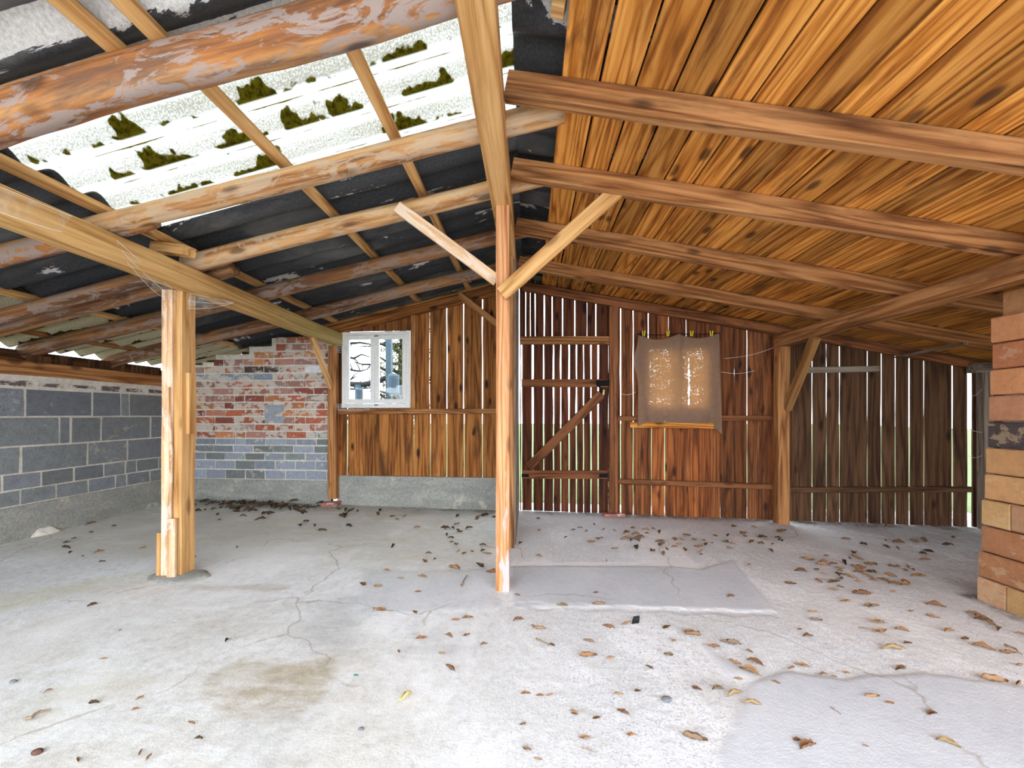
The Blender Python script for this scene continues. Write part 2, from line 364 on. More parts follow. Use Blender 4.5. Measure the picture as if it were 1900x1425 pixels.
# burlap
N = NT('brown_sackcloth'); t = N.n('TexCoord').outputs['Object']
wv = N.noise(N.mul(t, (60, 60, 260)), 1, 2, .6); wv2 = N.noise(N.mul(t, (260, 60, 60)), 1, 2, .6); thin = N.noise(N.mul(t, (1, 1, 2.2)), 9, 5, .7)
c = N.ramp(N.m2('MULTIPLY', N.m2('ADD', wv, wv2), .5), [(.35, (.20, .125, .085)), (.65, (.44, .31, .22))])
tl = N.n('BsdfTranslucent'); N.l(N.mix(.75, c, (.95, .60, .26)), tl.inputs['Color']); df = N.n('BsdfDiffuse'); N.l(c, df.inputs['Color'])
mx = N.n('MixShader'); mx.inputs[0].default_value = .42; N.l(df.outputs[0], mx.inputs[1]); N.l(tl.outputs[0], mx.inputs[2])
tr = N.n('BsdfTransparent'); hole = N.m2('MULTIPLY', N.step(N.m2('ADD', N.m2('MULTIPLY', N.m2('ADD', wv, wv2), .5), N.m2('MULTIPLY', thin, .40)), .775, .85), .5)
os_ = N.n('SeparateXYZ'); N.l(t, os_.inputs[0])     # slit added to the weave so a bright streak shows through
sx_ = N.m2('ABSOLUTE', N.m2('SUBTRACT', os_.outputs[0], .072)); sn_ = N.noise(N.mul(t, (30, 30, 22)), 1, 4, .7)
slit = N.m2('MULTIPLY', N.m2('MULTIPLY', N.step(N.m2('SUBTRACT', sx_, N.m2('MULTIPLY', N.m2('SUBTRACT', sn_, .44), .06)), .004, -.001), N.step(os_.outputs[2], .13, .16)), N.step(os_.outputs[2], .64, .60))
hole = N.m2('MAXIMUM', hole, N.m2('MULTIPLY', slit, .7))
mh = N.n('MixShader'); N.l(hole, mh.inputs[0]); N.l(mx.outputs[0], mh.inputs[1]); N.l(tr.outputs[0], mh.inputs[2]); N.l(mh.outputs[0], N.out.inputs['Surface'])
M['cloth'] = N.m

# concrete floor; masks painted on the mesh: stains, worn screed, patches, broad tinted and darker areas
N = NT('worn_concrete'); t = N.n('TexCoord').outputs['Object']
n1 = N.noise(t, 2.2, 6, .65, .3); n2 = N.noise(t, 26, 6, .75); n3_ = N.noise(t, 120, 4, .8); st = N.noise(N.mul(t, (1, 3.2, 1)), 3.4, 5, .7, .4)
c = N.ramp(n2, [(.3, (.56, .565, .56)), (.5, (.76, .77, .775)), (.7, (.88, .89, .90))])
c = N.mix(N.m2('MULTIPLY', N.step(n1, .42, .68), .45), c, (.64, .61, .56))
w1 = N.noise(N.mul(t, (1.6, 1, 1)), 1.7, 6, .7, .5); c = N.mix(N.m2('MULTIPLY', N.step(w1, .48, .62), .6), c, (.93, .94, .955))
grit = N.attr('rough').outputs['Fac']
pock = N.m2('MULTIPLY', N.step(N.m2('ADD', N.m2('MULTIPLY', n3_, .65), N.m2('MULTIPLY', n2, .35)), .50, .58), .75)
c = N.mix(N.m2('MULTIPLY', grit, pock), c, (.40, .43, .49))
c = N.mix(N.m2('MULTIPLY', N.attr('smoothpatch').outputs['Fac'], .8), c, N.ramp(n1, [(.3, (.47, .49, .53)), (.7, (.62, .64, .68))]))
c = N.mix(N.m2('MULTIPLY', N.attr('tan').outputs['Fac'], N.step(st, .36, .60, .5, 1.0)), c, N.ramp(n2, [(.3, (.36, .31, .23)), (.7, (.52, .46, .36))]))
c = N.mix(N.m2('MULTIPLY', N.attr('grey').outputs['Fac'], N.step(st, .3, .7, .3, .9)), c, (.26, .27, .275))
c = N.mix(N.m2('MULTIPLY', N.attr('green').outputs['Fac'], N.step(st, .35, .7, .25, .8)), c, (.60, .57, .40))
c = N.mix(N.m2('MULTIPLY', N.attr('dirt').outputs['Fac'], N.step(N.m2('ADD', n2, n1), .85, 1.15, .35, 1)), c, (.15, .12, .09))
c = N.mix(N.m2('MULTIPLY', N.attr('white').outputs['Fac'], .85), c, (.88, .87, .86))
vo = N.n('TexVoronoi', feature='DISTANCE_TO_EDGE'); vo.inputs['Scale'].default_value = .75
dn = N.n('TexNoise'); dn.inputs['Scale'].default_value = 3; dn.inputs['Detail'].default_value = 6; N.l(t, dn.inputs['Vector'])
N.l(N.addv(t, N.mul(dn.outputs['Color'], (.35, .35, .35))), vo.inputs['Vector'])
crk = N.m2('MULTIPLY', N.step(vo.outputs['Distance'], .0, .006, 1, 0), N.step(N.noise(t, 1.3, 2), .45, .55))
c = N.mix(N.m2('MULTIPLY', crk, .55), c, (.30, .26, .20))
N.bump(N.m2('ADD', n2, N.m2('MULTIPLY', n3_, .6)), .6, .005); M['floor'] = N.fin(c, .85, .25)
N = NT('lawn_grass'); t = N.n('TexCoord').outputs['Object']; n = N.noise(t, 8, 6, .8)
M['lawn'] = N.fin(N.ramp(n, [(.3, (.05, .075, .025)), (.7, (.12, .16, .06))]), .9, .1)
N = NT('yard_gravel'); t = N.n('TexCoord').outputs['Object']; n = N.noise(t, 20, 6, .8)
M['yard'] = N.fin(N.ramp(n, [(.3, (.36, .35, .32)), (.7, (.55, .53, .50))]), .9, .1)
N = NT('dry_leaf_skin'); oi = N.n('ObjectInfo'); t = N.n('TexCoord').outputs['Object']; n = N.noise(t, 60, 4, .7)
c = N.ramp(oi.outputs['Random'], [(0, (.12, .065, .033)), (.35, (.24, .11, .05)), (.7, (.34, .19, .095)), (1, (.19, .13, .085))])
c = N.mix(N.step(n, .45, .75), c, N.mix(1.0, c, (.4, .35, .3), 'MULTIPLY')); M['leaf'] = N.fin(c, .75, .25)
M['leafdark'] = flat('rotting_leaf_skin', (.085, .055, .03), .85, .2, 60, .5)
M['leafyellow'] = flat('yellow_leaf_skin', (.70, .55, .20), .6, .3, 40, .12)
M['leaftan'] = flat('tan_leaf_skin', (.32, .21, .10), .65, .3, 60, .3)
M['needle'] = flat('conifer_needles', (.10, .10, .03), .9, .1, 12, .6)
M['bluegrey'] = flat('blue_grey_paint', (.028, .05, .066), .6, .3, 10, .15)
M['branch'] = flat('dark_branch_bark', (.02, .02, .018), .9, .1, 20, .4)

# ================================================================== SHELL
# floor -------------------------------------------------------------
X0, X1, Y0, Y1 = -3.75, 4.5, -0.9, 4.6
cell = 0.013; nx = int((X1 - X0) / cell) + 1; ny = int((Y1 - Y0) / cell) + 1
gx, gy = np.meshgrid(np.linspace(X0, X1, nx), np.linspace(Y0, Y1, ny))
def poly_mask(pts, soft=.03, wob=.04, seed=0):
    P = np.array(pts); x = gx.copy(); y = gy.copy()
    x += wob * (np.sin(gx * 9 + gy * 5 + seed) * .4 + np.sin(gx * 23 - gy * 17 + seed * 2) * .25 + np.sin(gx * 51 + gy * 47) * .15)
    y += wob * (np.sin(gx * 7 - gy * 11 + seed) * .4 + np.sin(gx * 19 + gy * 29 + seed) * .25 + np.sin(gx * 43 - gy * 61) * .15)
    inside = np.zeros(x.shape, bool); dmin = np.full(x.shape, 1e9)
    for i in range(len(P)):
        x1, y1 = P[i]; x2, y2 = P[(i + 1) % len(P)]
        c = ((y1 > y) != (y2 > y)) & (x < (x2 - x1) * (y - y1) / ((y2 - y1) + 1e-12) + x1); inside ^= c
        L2 = (x2 - x1) ** 2 + (y2 - y1) ** 2 + 1e-12; t = np.clip(((x - x1) * (x2 - x1) + (y - y1) * (y2 - y1)) / L2, 0, 1)
        dmin = np.minimum(dmin, np.hypot(x - x1 - t * (x2 - x1), y - y1 - t * (y2 - y1)))
    sd = np.where(inside, dmin, -dmin); return np.clip(sd / soft * .5 + .5, 0, 1)
def line_mask(pts, wd):
    d = np.full(gx.shape, 1e9)
    x = gx + .012 * np.sin(gx * 31 + gy * 17); y = gy + .012 * np.sin(gx * 27 - gy * 33)
    for (x1, y1), (x2, y2) in zip(pts[:-1], pts[1:]):
        L2 = (x2 - x1) ** 2 + (y2 - y1) ** 2 + 1e-12; t = np.clip(((x - x1) * (x2 - x1) + (y - y1) * (y2 - y1)) / L2, 0, 1)
        d = np.minimum(d, np.hypot(x - x1 - t * (x2 - x1), y - y1 - t * (y2 - y1)))
    return np.clip(1.5 - d / wd, 0, 1)
def fp(L): return [(onfloor(a, b).x, onfloor(a, b).y) for a, b in L]
ss = lambda v, a, b: np.clip((v - a) / (b - a), 0, 1) ** 2 * (3 - 2 * np.clip((v - a) / (b - a), 0, 1))
tanm = poly_mask(fp([(358, 1290), (385, 1245), (450, 1215), (560, 1225), (640, 1212), (612, 1290), (570, 1335), (480, 1345), (400, 1335)]), .03, .03, 1)
tanm = np.maximum(tanm, .42 * poly_mask(fp([(0, 1240), (150, 1120), (300, 1090), (560, 1100), (600, 1200), (420, 1240), (330, 1280), (60, 1260)]), .3, .1, 4))
tanm = np.maximum(tanm, .5 * ss(-gx, -.3, .8) * ss(-gy, -2.6, -1.0))
tanm = np.maximum(tanm, .6 * line_mask(fp([(0, 1180), (180, 1130), (330, 1088), (520, 1090)]), .05))
greym = poly_mask(fp([(582, 1130), (610, 1105), (665, 1110), (655, 1180), (640, 1210), (560, 1215), (560, 1170)]), .06, .04, 3) * .55
greym = np.maximum(greym, .6 * poly_mask(fp([(780, 1195), (810, 1178), (860, 1185), (870, 1205), (820, 1212)]), .10, .04, 5))
greym = np.maximum(greym, .5 * poly_mask(fp([(430, 1345), (560, 1330), (520, 1425), (430, 1400)]), .12, .05, 6))
greenm = np.clip(ss(gy, 2.2, 3.0) * ss(-gx, .0, .5) * .75 + .8 * line_mask(fp([(0, 1120), (180, 1085), (280, 1070)]), .12) + .8 * poly_mask(fp([(100, 1290), (140, 1275), (220, 1280), (150, 1315)]), .12, .05, 8), 0, 1)
smoothm = np.maximum.reduce([
    poly_mask(fp([(951, 1128), (951, 1052), (1240, 1052), (1300, 1058), (1360, 1040), (1440, 1137), (1200, 1128)]), .012, .006, 2),
    poly_mask(fp([(1305, 1200), (1345, 1225), (1400, 1260), (1355, 1255), (1330, 1230)]), .02, .02, 7),
    poly_mask(fp([(1370, 1330), (1390, 1265), (1470, 1250), (1560, 1262), (1700, 1248), (1900, 1275), (2300, 1330), (2300, 2600), (1300, 2600), (1340, 1425)]), .012, .02, 9),
    .7 * poly_mask(fp([(680, 1060), (910, 1060), (930, 1130), (660, 1140)]), .03, .03, 10)])
roughm = np.clip(.25 + ss(gx, -.5, .6), 0, 1) * (1 - smoothm)
whitem = np.maximum.reduce([line_mask(fp([(951, 1119), (1200, 1128), (1440, 1137)]), .006), .8 * line_mask(fp([(951, 1046), (1190, 1046), (1290, 1056), (1245, 1010), (1210, 990)]), .03),
    .8 * poly_mask(fp([(1180, 985), (1240, 985), (1295, 1057), (1190, 1048)]), .02, .02, 12), .5 * poly_mask(fp([(1450, 1095), (1550, 1090), (1850, 1190), (1700, 1200), (1500, 1150)]), .2, .08, 14),
    .6 * poly_mask(fp([(0, 1170), (200, 1100), (300, 1095), (150, 1170), (0, 1235)]), .12, .05, 15), .55 * poly_mask(fp([(380, 1010), (600, 1000), (560, 1060), (370, 1080)]), .15, .05, 16)])
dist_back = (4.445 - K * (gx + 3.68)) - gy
dirt_darkm = np.clip(ss(-dist_back, -.22, -.02) * ss(gx, -.2, .3) * .9 + .75 * ss(-dist_back, -.42, -.04) * ss(-gx, .1, .3) * (1 + .5 * ss(-gx, 1.9, 2.1)) + ss(gx, 1.8, 3.0) * ss(gy, 1.7, 2.5) * .42
                + .8 * line_mask([(2.36, -.9), (2.38, 2.4)], .05) + .4 * line_mask(fp([(951, 1128), (1200, 1136), (1440, 1145)]), .010), 0, 1)  # soil along walls; darker tone at right rear, pillar foot and slab edge
zz = 0.045 - 0.0125 * gx
bump = np.zeros(gx.shape)
for i in range(ny):
    for j in range(nx):
        bump[i, j] = noise.noise(V((gx[i, j] * 2.2, gy[i, j] * 2.2, 3))) * .004
rb = np.random.RandomState(4).normal(0, .0008, gx.shape)
zz = zz + bump * (1 - smoothm) + rb * roughm + .006 * smoothm
me = bpy.data.meshes.new('floor')
verts = np.stack([gx, gy, zz], -1).reshape(-1, 3)
idx = np.arange(nx * ny).reshape(ny, nx); faces = np.stack([idx[:-1, :-1], idx[:-1, 1:], idx[1:, 1:], idx[1:, :-1]], -1).reshape(-1, 4)
me.from_pydata(verts.tolist(), [], faces.tolist()); me.update()
for nm, a in (('tan', tanm), ('grey', greym), ('green', greenm), ('smoothpatch', smoothm), ('rough', roughm), ('white', whitem), ('dirt', dirt_darkm)):
    at = me.attributes.new(nm, 'FLOAT', 'POINT'); at.data.foreach_set('value', a.astype('f').ravel())
me.polygons.foreach_set('use_smooth', [True] * len(me.polygons)); me.materials.append(M['floor'])
fl = bpy.data.objects.new('floor', me); C.objects.link(fl); struct(fl)
# ground outside
mb = MB(); mb.box((-30, 4.62, -.12), (60, 0, 0), (0, 40, 0), (0, 0, .10)); struct(mb.build('ground_lawn', M['lawn']))
mb = MB(); mb.box((-30, -30.95, -.12), (60, 0, 0), (0, 30, 0), (0, 0, .12)); struct(mb.build('ground_yard', M['yard']))
mb = MB(); mb.box((-30, -.93, -.12), (26, 0, 0), (0, 5.5, 0), (0, 0, .1)); mb.box((4.55, -.93, -.12), (26, 0, 0), (0, 5.5, 0), (0, 0, .1)); struct(mb.build('ground_sides', M['lawn']))

# left wall: grey blocks -------------------------------------------
WX = -3.68
def lw(px, py): p = onx(px, py, WX); return p.y, p.z
rows = [(1.183, .981, [(-.55), .0, .45, .90, 1.35, 1.80, 2.25, 'p46', 'p168', 'p222', 'p237']),
        ]
def ly(px): return onx(px, 768, WX).y
rowdef = [  # top z, bottom z, joint positions (image columns; outside the frame they simply repeat)
    (1.183, .981, [46, 171, 224, 239], 'big'), (.972, .769, [110, 131, 187, 279], 'big'), (.760, .573, [38, 162, 236], 'big'),
    (.565, .456, [3, 76, 137, 192, 232, 253, 294], 'small'), (.448, .344, [37, 103, 163, 214, 235, 278], 'small')]
blk = MB(); EY = 4.43
for (zt, zb, js, kd) in rowdef:
    ys = sorted(ly(j) for j in js); step = .45 if kd == 'big' else .23
    y = ys[0]
    while y > -.75: y -= step; ys.insert(0, y)
    y = ys[-1]
    while y < EY - .25: y += step; ys.append(y)
    ys = [q for q in ys if q < EY - .04] + [EY]
    for a, b in zip(ys[:-1], ys[1:]):
        g = random.uniform(.007, .011) if b - a > .1 else .007; k = random.uniform(.75, 1.1); bl = random.uniform(.96, 1.08)
        col = (.245 * k, .258 * k, .262 * k * bl)
        blk.box((WX - .1, a + g, zb + .002), (.103, 0, 0), (0, b - a - 2 * g, 0), (0, 0, zt - zb - .004), col=col, jit=.003, rnd=random.random() * .5)
wl = struct(MB().box((WX - .22, -.8, -.05), (.219, 0, 0), (0, 5.25, 0), (0, 0, 1.338)).build('wall_left', M['mortar']))
o = blk.build('blocks', M['block'], wl); 
dk = MB()
for y in np.arange(-.7, 4.3, .235):
    if random.random() < .85:
        dk.box((WX - .03, y, 1.205 + random.uniform(-.006, .01)), (.0335, 0, 0), (0, random.uniform(.12, .20), 0), (0, 0, random.uniform(.022, .042)), col=(.17, .13, .13), jit=.006)
dk.build('coping_bricks', M['brick'], wl)
pl = MB(); pl.box((WX - .03, -.8, -.05), (.045, 0, 0), (0, 5.22, 0), (0, 0, .385), jit=0); struct(pl.build('trim_1', M['plinth']))
# lime lumps at the foot of the left wall
for px, py, s, nm, c in [(75, 990, .055, 'pale', (.6, .5, .4)), (245, 940, .05, 'tan', (.5, .4, .3))]:
    p = onfloor(px, py); p.x = WX + .045
    m = MB(); P = []; G = []
    for i in range(9):
        r = []; g = []
        for j in range(17):
            th = j / 16 * math.pi; ph = i / 8 * math.pi / 2
            k = s * (1 + .3 * n3((th * 2, ph * 2, s * 50)))
            r.append(V((p.x - .04 + math.cos(ph) * math.sin(th) * k * .9, p.y + math.cos(th) * k * 1.9 * math.cos(ph), p.z - .01 + math.sin(ph) * k * 1.1))); g.append((th, ph, 0))
        P.append(r); G.append(g)
    m.quadgrid(P, G); o = m.build('mortar_lump', M['plinth'] if px > 100 else M['mortar'], smooth=True)
    tag(o, 'lump of pale spilt mortar at the foot of the grey block wall, nearer the camera' if px == 75 else 'tan mortar lump at the foot of the grey block wall, further back by the corner', 'mortar')

# back wall, brick part ---------------------------------------------
xb0, xb1 = -3.66, xw(614)
bw = MB()
prof = [(-3.66, 1.46), (xw(378), 1.46), (xw(378), onw(400, 670)[1]), (xw(400), onw(400, 657)[1]), (xw(462), onw(462, 642)[1]), (xw(505), onw(505, 628)[1]), (xb1, onw(600, 627)[1])]
def zrow(py): return onw(480, py)[1]
rowsy = [889.5, 871.5, 854, 840, 826, 813]            # grey course lines
lines = [889.5, 871.5, 854, 840, 826, 813.5] ; y = 813.5
while y > 632: y -= 13.45; lines.append(y)
zl_ = [zrow(q) for q in lines]
def topz(x):
    pts = [(xw(350), 655 + 21), (xw(376), 671), (xw(400), 657), (xw(462), 643), (xw(504), 628)]
    z = zrow(676)
    for (xx, py) in pts:
        if x >= xx - .02: z = zrow(py)
    return z
red = [(.50, .15, .08), (.42, .13, .08), (.27, .085, .06), (.52, .22, .14), (.42, .22, .18), (.60, .24, .10), (.38, .26, .22), (.48, .24, .18)]
for i in range(len(zl_) - 1):
    zb, zt = zl_[i], zl_[i + 1]; ln = .225; x = xb0 - (.112 if i % 2 else 0) - random.uniform(0, .03)
    while x < xb1:
        L = ln if i < 4 else random.choice([ln, ln, ln, .115]); xa = max(x, xb0); xe = min(x + L - .012, xb1 - .012); x += L
        if xe - xa < .03: continue
        xm = (xa + xe) / 2
        if zt > topz(xa) + .02: continue
        if i < 4 or (i == 4 and True):
            k = random.uniform(.8, 1.2); col = random.choice([(.28 * k, .31 * k, .35 * k), (.33 * k, .36 * k, .41 * k), (.24 * k, .26 * k, .25 * k)])
        else:
            k = random.uniform(.75, 1.15); col = tuple(c * k for c in random.choice(red))
        pyl = lines[i]
        if i == 5 and xa > xw(566): col = (.26, .29, .28)
        if abs(lines[i + 1] - 692) < 8 and xw(375) < xm < xw(498): col = (.27, .31, .37)
        if abs(lines[i + 1] - 679) < 7 and xw(470) < xm < xw(515): col = (.10, .07, .06)
        if abs(lines[i + 1] - 679) < 7 and xm > xw(560): col = (.80, .78, .76)
        if xw(492) < xm < xw(528) and 745 < lines[i + 1] < 780: continue
        off = random.uniform(-.001, .004)
        a = wp(xa, zb + .005, off + .0); 
        bw.box(wp(xa, zb + .007, -.06), wp(xe, 0, 0) - wp(xa, 0, 0), (0, -.062 - off, 0), (0, 0, zt - zb - .014), col=col, jit=.003, rnd=0.0 if i < 5 else random.choice([.1, .5, .8, 1.0]))
xa, za = onw(492, 785); xe, ze = onw(527, 751)
bw.box(wp(xa, za, -.06), wp(xe, 0, 0) - wp(xa, 0, 0), (0, -.066, 0), (0, 0, ze - za), col=(.34, .37, .40), jit=.003, rnd=0.0)
# mortar body with the stepped top
mort = MB(); segs = [(-3.70, xw(376), 676), (xw(376), xw(400), 671), (xw(400), xw(462), 657), (xw(462), xw(504), 643), (xw(504), xb1, 628)]
for a, b, py in segs:
    mort.box(wp(a, -.05, -.2), wp(b, 0, 0) - wp(a, 0, 0), (0, -.198, 0), (0, 0, zrow(py) + .05))
wb = struct(mort.build('wall_back_masonry', M['mortar'])); bw.build('bricks', M['brick'], wb)
m = MB(); m.box(wp(-3.70, -.05, -.05), wp(xb1, 0, 0) - wp(-3.70, 0, 0), (0, -.07, 0), (0, 0, zrow(890) + .05)); struct(m.build('trim_2', M['plinth']))
m = MB(); xp = xw(628); xq = -.10
m.box(wp(xp, -.05, -.10), wp(xq, 0, 0) - wp(xp, 0, 0), (0, -.125, 0), (0, 0, onw(780, 884)[1] + .05)); struct(m.build('trim_3', M['plinth']))
# dark boards closing the gable over the brick corner
m = MB(); x = -3.9
while x < xb1 + .1:
    m.timber(wp(x + .07, 1.15, -.23), wp(x + .07, zl(x + .07) + .12, -.23), .132, .02, side=(1, -K, 0), edge=.003); x += .14
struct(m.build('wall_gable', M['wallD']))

# boarded back walls -------------------------------------------------
def boards(mb, L, Rr, gaps, z0, z1, off=-.012, th=.022, edge=.0018, tint=None, gf=.30):
    """vertical boards between image columns L..Rr; gaps = [(column, gap width in px)]; z0/z1 number or function of x"""
    e = [(L, 0)] + gaps + [(Rr, 0)]
    th = min(th, .016)
    sh = lambda px: .55 * th * ((px - 950) / F_PX - .03)      # the eye looks through a slit at an angle: widen it on the far side
    for (a, ga), (b, gb) in zip(e[:-1], e[1:]):
        xa = xw(a + ga * gf) + (max(0, sh(a)) if ga > .9 else 0); xb = xw(b - gb * gf) + (min(0, sh(b)) if gb > .9 else 0); xm = (xa + xb) / 2
        za = z0(xm) if callable(z0) else z0; zb = z1(xm) if callable(z1) else z1
        if tint: c = tint(xm)
        else: c = (1, 1, 1)
        mb.timber(wp(xm, za, off), wp(xm, zb, off), max(.01, xb - xa), th, side=(1, -K, 0), ch=.002, edge=edge, wob=.0008, n=14, col=c)
topL = lambda x: zl(x) + .135
topR = lambda x: zr(x) + .145
z_rail = onw(780, 766)[1]
GL = [(673.5, .5), (703.6, .6), (735, .5)]
m = MB()
boards(m, 766, 926, [(797, 1.3), (829, 2.2), (860, 2.6), (895, 2.6)], z_rail, topL)                                  # beside the window
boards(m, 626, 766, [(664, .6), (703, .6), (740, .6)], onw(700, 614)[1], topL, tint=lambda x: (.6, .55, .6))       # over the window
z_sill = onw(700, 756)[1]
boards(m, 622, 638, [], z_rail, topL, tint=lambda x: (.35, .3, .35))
boards(m, 628, 767, [(644.5, 2.2)] + GL, onw(780, 886)[1], z_sill)
boards(m, 768, 926, [(798.6, 1.5), (829, 2.0), (861, 2.2), (895, 2.0)], onw(780, 886)[1], z_rail)
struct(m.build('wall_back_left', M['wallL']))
zb_ = lambda x: fz(x) - .01
m = MB()
z_head = onw(1050, 632)[1]
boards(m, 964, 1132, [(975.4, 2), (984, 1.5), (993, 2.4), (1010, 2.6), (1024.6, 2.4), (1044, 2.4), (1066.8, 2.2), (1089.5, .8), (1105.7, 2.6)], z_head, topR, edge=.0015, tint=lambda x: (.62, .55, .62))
zo1, zo0 = onw(1250, 640)[1], onw(1250, 757)[1]
def lit_tint(x):
    t = max(0, 1 - abs(x - 1.45) / .7); return (1 + .55 * t, 1 + .45 * t, 1 + .3 * t)  # boards tinted brighter around the opening, light put into their colour
boards(m, 1134, 1197, [(1151.6, 2.6), (1175, 1.6)], zb_, topR, tint=lit_tint)
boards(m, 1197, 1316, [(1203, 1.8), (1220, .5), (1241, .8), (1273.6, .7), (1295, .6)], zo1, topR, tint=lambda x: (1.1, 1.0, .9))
boards(m, 1197, 1316, [(1209, 1.2), (1233.6, 2.2), (1255, .6), (1277, .7), (1296, .6)], zb_, zo0, tint=lambda x: (1.7, 1.5, 1.25))  # lit look carried on in the tint of the boards below the opening
boards(m, 1316, 1440, [(1337.5, .8), (1363.5, .7), (1386.5, .95), (1410, .7)], zb_, topR, tint=lit_tint)
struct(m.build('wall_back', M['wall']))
m = MB()
boards(m, 1460, 1796, [(1482, .5), (1507.5, 1.4), (1534, .95), (1558.5, 1.2), (1585, .7), (1610, .95), (1636, 1.3), (1662, 1.4), (1688, 2.6), (1715, 1.0), (1742, .7), (1768, 2.8), ],
       zb_, lambda x: zr(x) + .03, edge=.0016, tint=lambda x: (.8, .8, .8))
boards(m, 1806, 1905, [(1830, .5), (1855, .5), (1880, .5)], zb_, lambda x: zr(x) + .05, tint=lambda x: (.7, .7, .8))
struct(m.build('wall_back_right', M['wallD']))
# right wall and the low ground closing below it
m = MB(); y = -.8
while y < 3.95:
    m.timber((4.34, y + .06, .0 - .05), (4.34, y + .06, 1.46), .118, .022, side=(0, 1, 0), edge=.001); y += .12
struct(m.build('wall_right', M['wallD']))
# partition of upright boards running back from the inner post
m = MB(); y = 3.12
while y < 4.12:
    m.timber((-.112, y + .055, fz(0) - .0), (-.112, y + .055, 2.20), .108, .024, side=(0, 1, 0), edge=.0012, n=18); y += .112
struct(m.build('wall_partition', M['grey']))
# ceiling boards on the right ------------------------------------------
m = MB(); x = .12; sl = math.atan(.202)
while x < 4.42:
    wd = random.uniform(.128, .146); xc = x + wd / 2; zc = zr(xc) + .108
    ys = [-.62, None, 2.84 if random.random() < .3 else None, yw(xc) + .03]
    ys = [q for q in ys if q is not None]
    for a, b in zip(ys[:-1], ys[1:]):
        m.timber((xc, a + .001, zc), (xc, b - .001, zc), wd / math.cos(sl) - .008, .020, side=(math.cos(sl), 0, -math.sin(sl)), ch=.0025, edge=.0008, n=20)
    x += wd
struct(m.build('ceiling', M['ceil']))

# corrugated roof sheets ------------------------------------------------
LAM = .177; KS = .05
def sheet(name, mat, xa, xb, d0, d1, zf, label, group=None, bloom=0.0, amp=.024, dz=0.0):
    m = MB(); nxs = max(6, int(abs(xb - xa) / .12)); nd = int((d1 - d0) / (LAM / 12)) + 1
    P = []; G = []
    for i in range(nxs + 1):
        x = xa + (xb - xa) * i / nxs; r = []; g = []
        for j in range(nd + 1):
            d = d0 + (d1 - d0) * j / nd; ph = (d / LAM) % 1.0
            r.append(V((x, d - KS * x, zf(x) + dz + amp * math.cos(2 * math.pi * d / LAM)))); g.append((x, d, ph))
        P.append(r); G.append(g)
    # keep the wave phase continuous: cut each wave at its trough
    m.quadgrid(P, G, rnd=bloom); o = m.build(name, mat, smooth=True)
    md = o.modifiers.new('thickness', 'SOLIDIFY'); md.thickness = .006; md.offset = 1 if (xb - xa) < 0 else -1
    return tag(o, label, 'roof sheet', group)
zls = lambda x: zl(x) + .168
zrs = lambda x: zr(x) + .185
A0 = LAM * 8 + .04
for (d0, d1, lb, bl) in [(-.70, .36, 'dark corrugated roof sheet over the camera, nearest the open front', .2), (.36, 1.24, 'dark corrugated roof sheet with broad pale blooms, above the thick barked log', .50),
                         (2.13, 3.16, 'dark corrugated roof sheet just behind the translucent one, upper row', .12), (3.16, 4.05, 'dark corrugated roof sheet of the upper row next to the gable', .10), (4.05, 4.62, 'narrow dark corrugated roof sheet over the gable wall, upper row', .14)]:
    sheet('corrugated_sheet', M['sheet'], .04, -2.12, d0, d1 + .03, zls, lb, 'dark corrugated sheets of the left roof', bl)
for (d0, d1, lb, bl) in [(-.70, .36, 'dark corrugated eaves sheet nearest the open front, over the block wall', .1), (.36, 1.46, 'dark corrugated eaves sheet in front of the left post', .1), (1.46, 2.46, 'dark corrugated eaves sheet over the left post', .08),
                         (2.46, 3.46, 'dark corrugated eaves sheet behind the left post', .1), (3.46, 4.62, 'dark corrugated eaves sheet over the brick corner', .06)]:
    sheet('corrugated_sheet', M['sheet'], -1.96, -3.12, d0, d1 + .03, zls, lb, 'dark corrugated sheets of the left roof', bl, dz=-.012)
sheet('translucent_sheet', M['fibre'], .04, -2.12, 1.24, 2.13, zls, 'white translucent corrugated skylight sheet with moss along its waves', None, dz=0.006)
sheet('corrugated_sheet', M['sheet'], -3.06, -3.98, -.70, 1.5, zls, 'dark lowest corrugated sheet at the near eaves above the block wall', 'dark corrugated sheets of the left roof', .1, dz=-.024)
sheet('translucent_sheet', M['fibre2'], -3.06, -3.98, 1.5, 3.0, zls, 'yellowed translucent corrugated strip at the eaves above the block wall, nearer the camera', None, dz=-.024)
sheet('translucent_sheet', M['fibre2'], -3.06, -3.98, 3.0, 4.62, zls, 'yellowed translucent corrugated strip at the eaves by the brick corner', None, dz=-.024)
for (d0, d1, lb) in [(-.70, .9, 'dark corrugated sheet above the orange ceiling boards, nearest the open front'), (.9, 2.0, 'dark corrugated sheet showing beside the ridge beam near the first rafter'),
                     (2.0, 3.1, 'dark corrugated sheet showing beside the ridge beam behind the second rafter'), (3.1, 4.62, 'dark corrugated sheet above the ceiling boards next to the door wall')]:
    sheet('corrugated_sheet', M['sheet'], -.06, 4.55, d0, d1 + .03, zrs, lb, 'dark corrugated sheets of the right roof', .16)

# ================================================================== TIMBER FRAME
def solid(name, mat, label, cat, fn, group=None, smooth=False, origin=None):
    m = MB(); fn(m); o = m.build(name, M[mat], smooth=smooth, origin=origin); return tag(o, label, cat, group)
T = lambda *a, **k: (lambda m: m.timber(*a, **k))
